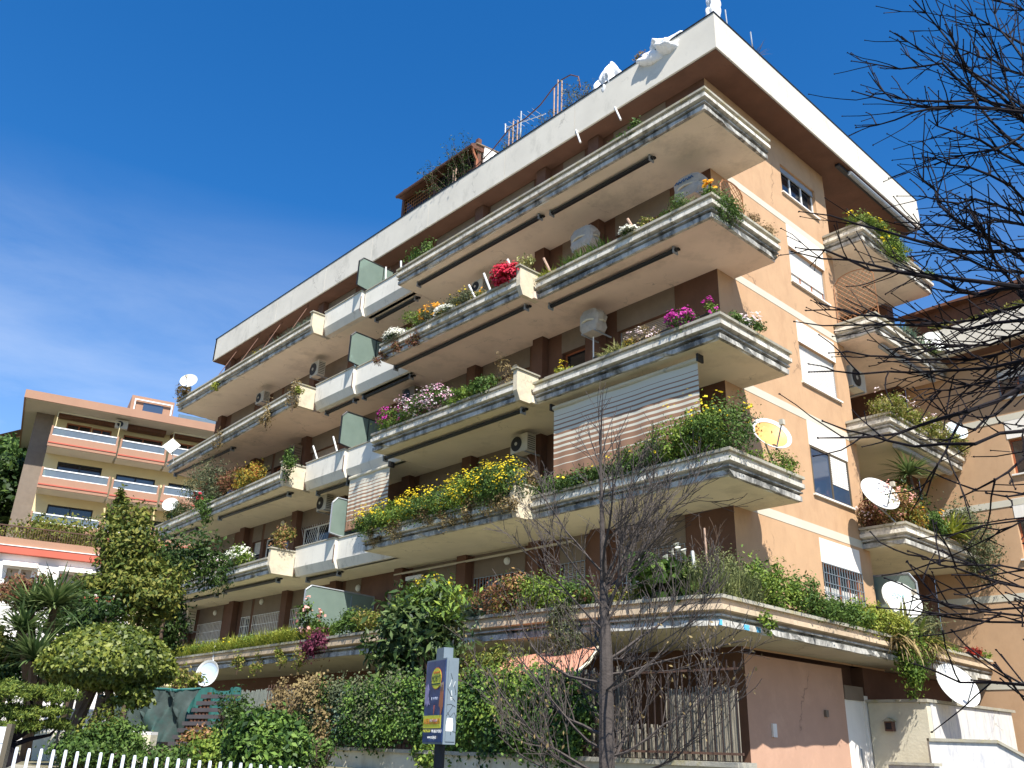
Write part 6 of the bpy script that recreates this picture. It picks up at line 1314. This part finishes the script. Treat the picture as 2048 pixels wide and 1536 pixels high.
# ================================================================ bare trees
def grow(m, p, d, L_, r, lvl, maxl, bend=.15, up=.25, seg=5, kids=(5,5,4), ratio=.5, tips=None, spread=.9, endr=.35, minr=.004):
    pts=[p]; dd=d/np.linalg.norm(d); n=seg; rr=[r]
    for i in range(n):
        dd=dd+np.array([random.gauss(0,bend),random.gauss(0,bend),random.gauss(0,bend)+up*(.12)]); dd/=np.linalg.norm(dd); pts.append(pts[-1]+dd*L_/n); rr.append(max(minr,r*(1-(1-endr)*(i+1)/n)))
    m.tube(pts,rr,6 if r>.03 else (4 if r>.012 else 3))
    if tips is not None and lvl==maxl: tips.append(pts[-1]); tips.append(pts[-2])
    if lvl<maxl:
        for j in range(kids[min(lvl,len(kids)-1)]):
            t=random.uniform(.22,.97); i=min(n-1,int(t*n)); f=t*n-i; q=pts[i]+(pts[i+1]-pts[i])*f; base=(pts[i+1]-pts[i]); base/=np.linalg.norm(base)
            ax=np.array([random.gauss(0,1) for _ in range(3)]); ax-=base*(ax@base); ax/=np.linalg.norm(ax); nd=base*math.cos(spread*.75)+ax*math.sin(spread*.75)+np.array([0,0,up*.5])
            grow(m,q,nd,L_*ratio*random.uniform(.7,1.25)*(1.15-.5*t),max(minr,rr[i]*.52),lvl+1,maxl,bend,up,seg if lvl<1 else 4,kids,ratio,tips,spread,endr,minr)
ct=empty('bare_street_tree',(1.58,-5.69,-1.5),0,'leafless street tree with brown grey twigs in front of the corner','tree')
m=MB(); B0=np.array([1.58,-5.69,-1.5])
trunk=[B0,B0+[.01,0,.9],B0+[-.0,.01,1.7],B0+[.02,0,2.6],B0+[-.02,.02,3.35],B0+[-.05,.03,4.3],B0+[-.05,.0,5.3],B0+[-.02,.02,6.25]]
m.tube(trunk,[.12,.105,.098,.086,.058,.036,.02,.007],9); mb_child(m,'trunk','bark',ct)
m=MB(); tips=[]
random.seed(21)
for k in range(17):                      # low arching branches
    z=random.uniform(.9,2.6); a=random.uniform(0,2*math.pi)
    if k<10: a = random.choice([0.72,0.72+math.pi])+random.gauss(0,.55)   # mostly across the view
    d=np.array([math.cos(a),math.sin(a),random.uniform(.05,.35)]); grow(m,B0+[0,0,z],d,random.uniform(1.6,2.4),random.uniform(.017,.028),0,2,.14,.85,7,(9,6),.48,tips,1.0)
for k in range(13):                      # ascending branches from the fork
    z=random.uniform(2.9,3.7); a=random.uniform(0,2*math.pi); d=np.array([math.cos(a)*.8,math.sin(a)*.8,1.0]); grow(m,B0+[0,0,z],d,random.uniform(1.5,2.4),random.uniform(.014,.024),0,2,.11,.3,6,(10,6),.48,tips,.85)
for k in range(9):
    z=random.uniform(4.2,5.6); a=random.uniform(0,2*math.pi); d=np.array([math.cos(a)*.5,math.sin(a)*.5,1.0]); grow(m,B0+[-.04,0,z],d,random.uniform(.7,1.2),.012,1,2,.1,.3,5,(6,4),.5,tips,.7)
mb_child(m,'branches','bark',ct)['kind']='stuff'
tp=np.array(tips); far_r=tp[(tp[:,2]<1.6)]; sel=far_r[rng.integers(0,len(far_r),520)]+rng.normal(0,.04,(520,3)); v,_=leaf_arrays(sel,rng.normal(0,1,(520,3)),.055,2.0,droop=1.0); np_mesh('withered_leaves',v,4,'leaf_dry',ct)['kind']='stuff'
# small bud tree behind the terrace rail
bt=empty('budding_sapling',(-1.2,.1,2.7),0,'small reddish budding sapling tied to a pale stake on the terrace','tree'); q=spot(1420,1,'l',.35); bt.location=tuple(q)
m=MB(); random.seed(5)
for k in range(7): grow(m,q+np.array([0,0,random.uniform(.1,.7)]),np.array([random.uniform(-.8,.8),random.uniform(-.4,.4),1]),random.uniform(.5,.9),.008,1,2,.12,.3,5,(6,4),.5,None,.7)
mb_child(m,'branches','browntwig',bt)['kind']='stuff'; mb_child(MB().tube([q,q+np.array([-.04,0,1.35])],.02,5),'stake','cane',bt)
# dark branches entering from the right, near the viewer
rt=empty('dark_bare_tree',tuple(far(2420,1200,8.5)*np.array([1,1,0])+np.array([0,0,-1.5])),0,'near black leafless branches with knobbly buds entering from the right edge','tree')
TB=np.array([far(2420,1200,8.5)[0],far(2420,1200,8.5)[1],-1.5])
random.seed(3)
m=MB(); bud=MB(); m.tube([TB,TB+[.05,0,2],TB+[-.05,.05,4.5],TB+[0,.1,7.5],TB+[.05,.1,9.5]],[.24,.20,.16,.10,.04],10)
limbs=[
 [(2200,330),(2048,240),(1945,150),(1880,60),(1822,-5),.026,7.5],[(2200,260),(2048,215),(1920,130),(1850,105),(1780,62),.016,7.5],[(2048,240),(1950,190),(1885,127),(1800,138),(1703,122),.016,7.3],
 [(2200,240),(2048,222),(1960,215),(1865,215),(1790,205),(1705,182),.028,7.2],[(2048,225),(1930,214),(1865,217),(1790,240),(1712,255),.016,7.1],[(2048,222),(1960,200),(1850,202),(1770,187),(1733,183),.014,7.2],
 [(2200,560),(2048,500),(1944,505),(1829,480),(1720,450),(1598,423),.030,7],[(2200,640),(2048,572),(1960,590),(1880,560),(1800,545),(1700,520),(1584,503),.034,6.8],[(2200,610),(2048,520),(1960,470),(1900,430),(1870,380),(1830,340),.026,7],
 [(2048,575),(1930,560),(1840,548),(1740,540),(1650,500),(1591,495),.022,6.8],[(2200,700),(2048,640),(1930,660),(1850,640),(1760,632),(1690,620),(1612,621),.020,6.7],[(2200,640),(2048,610),(1950,640),(1830,650),(1720,650),(1588,643),.018,6.9],
 [(2200,760),(2048,720),(1920,740),(1820,745),(1720,748),(1618,744),.018,6.6],[(2200,740),(2048,690),(1940,720),(1840,720),(1740,712),(1658,706),.016,6.7],[(2200,720),(2048,770),(1936,822),(1836,852),(1736,874),(1636,876),.030,6.4],
 [(1936,822),(1900,880),(1875,930),(1853,990),.011,6.4],[(2048,770),(1990,830),(1950,860),(1900,840),(1862,800),.012,6.4],[(2200,850),(2048,862),(1950,888),(1830,893),(1730,868),(1645,842),.020,6.3],
 [(2200,880),(2048,915),(1990,960),(1922,994),.014,6.3],[(2200,960),(2048,988),(1973,986),.012,6.2],[(2200,1180),(2048,1175),(1950,1150),(1880,1130),(1816,1102),.015,6.1],[(2200,1150),(2048,1140),(1950,1130),(1846,1118),.012,6.2],
 [(2200,1240),(2048,1232),(1960,1222),(1880,1205),(1814,1123),.014,6.1],[(2200,1260),(2048,1245),(1900,1235),(1754,1215),.014,6.1],[(2200,1190),(2048,1215),(1900,1215),(1840,1190),(1770,1156),.014,6.2],[(2200,1385),(2048,1370),(1920,1365),(1830,1328),.018,6],
 [(2200,460),(2048,400),(1980,350),(1900,330),(1845,313),.020,7.2],[(2200,470),(2048,430),(1950,398),(1880,402),(1840,392),.018,7.1],[(2200,120),(2048,90),(1980,50),(1910,10),.020,7.6],[(2200,60),(2048,20),(1970,-10),.018,7.7],
 [(2200,420),(2048,330),(1960,280),(1905,262),(1858,240),.020,7.3],[(2200,380),(2048,300),(1980,240),(1940,170),(1915,100),(1900,60),.018,7.4],[(2200,200),(2048,150),(1985,120),(1940,105),(1890,95),.016,7.5],[(2200,690),(2048,600),(1990,520),(1960,450),(1930,400),.022,7],
 [(2200,330),(2048,120),(2000,60),(1985,0),.020,7.5],[(2200,520),(2048,450),(1990,440),(1920,460),(1850,450),(1790,445),.018,7.1],[(2300,1000),(2120,1000),(2048,1040),(2000,1060),(1940,1060),.010,6.2],[(2300,1500),(2100,1420),(2048,1400),(1990,1330),.010,6],
 [(2200,350),(2080,300),(2020,200),(2000,120),(1950,30),.018,7.4],[(2200,300),(2060,260),(1990,300),(1930,310),(1870,330),.016,7.2],[(2200,600),(2048,545),(1980,540),(1900,500),(1860,470),(1815,440),.020,7],
 [(2200,650),(2060,660),(1980,690),(1900,690),(1830,690),(1775,700),.016,6.7],[(2200,700),(2080,700),(1990,760),(1900,780),(1850,790),.014,6.6]]
cen=[]
def addbud(q,s): 
    s*=.75; bud.lathe([(0.001,-s*1.2),(s*.7,-s*.5),(s,0),(s*.6,s*.8),(0.001,s*1.5)],q,(random.gauss(-.6,.4),random.gauss(0,.4),random.gauss(.3,.5)),5)
for lb in limbs:
    *px,r0,D=lb; P=[far(u,v,D+ .25*math.sin(i*2.1+D*7)) for i,(u,v) in enumerate(px)]
    if px[0][0]>=2200: P=[TB+np.array([0,.05,P[0][2]+1.1 if P[0][2]<6.5 else 7.5])]+P
    F_=[]                                  # refine with slight zigzag
    for i in range(len(P)-1):
        for t in (0,.5): F_.append(P[i]+(P[i+1]-P[i])*t+(np.array([random.gauss(0,.012) for _ in range(3)]) if t else 0))
    F_.append(P[-1]); n=len(F_); r0*=(.60 if px[-1][1]<1000 else .30); rr=[max(.0045,r0*(1-i/(n-1))**.8*1.0+.0045) for i in range(n)]; m.tube(F_,rr,6); addbud(F_[-1],.012)
    for i in range(2,n-1):
        if random.random()<.35: addbud(F_[i]+np.array([0,0,rr[i]]),.009)
        q=F_[i]; base=F_[i+1]-F_[i]; base/=np.linalg.norm(base)
        uu=1024+FPX*((q-CAM)@RGT)/((q-CAM)@_f); dens=3.6 if uu>1930 else (2.4 if uu>1840 else (1.3 if uu>1720 else .5))
        vv=768-FPX*((q-CAM)@UPV)/((q-CAM)@_f)
        if vv>800: dens*=.3
        for _ in range(int(dens)+(random.random()<dens%1)):
            ax=np.array([random.gauss(0,1) for _ in range(3)]); ax-=base*(ax@base); ax/=np.linalg.norm(ax); sp=random.uniform(.25,.75); nd=base*math.cos(sp)+ax*math.sin(sp); L_=random.uniform(.2,.62); pts=[q]; dd=nd
            for s in range(4):
                dd=dd+np.array([random.gauss(0,.09) for _ in range(3)])+np.array([0,0,.03]); dd/=np.linalg.norm(dd); pts.append(pts[-1]+dd*L_/4)
            m.tube(pts,[.0065,.0055,.005,.0045,.004],4); addbud(pts[-1],.0095)
            if random.random()<.6: addbud(pts[2],.0075)
            if random.random()<.5:
                e=pts[2]+(dd+ax*random.uniform(-.7,.7))*.14; m.tube([pts[2],e],.004,3); addbud(e,.008)
mb_child(m,'branches','darkbark',rt); mb_child(bud,'buds','darkbark',rt)['kind']='stuff'
# trees on the hillside at far left
for i,(u,v,D,w_,h_) in enumerate(((5,930,84,4.4,2.1),(36,955,80,2.6,1.8),(-15,975,76,4,2.6),(45,1000,78,3.0,2.0))):
    c=far(u,v,D); tree('hillside_tree',('round pine crown on the hillside at the far left edge','smaller tree beside the terracotta house on the hill','dark tree cropped by the left edge below the pines','low bush below the hillside pines')[i],(c[0],c[1],c[2]-9),(c[0],c[1],c[2]-h_*.4),((c[0],c[1],c[2]),(w_,w_,h_)),'browntwig',9000,.5,('mid','mid','dark','mid')[i],2.0,tr=.3,cr=.2,k=90)
bigshrub('hedge on the terrace below the distant balconies',120,1065,52,3.2,.7,'shrub',2600,.22,k=40,gz=8)
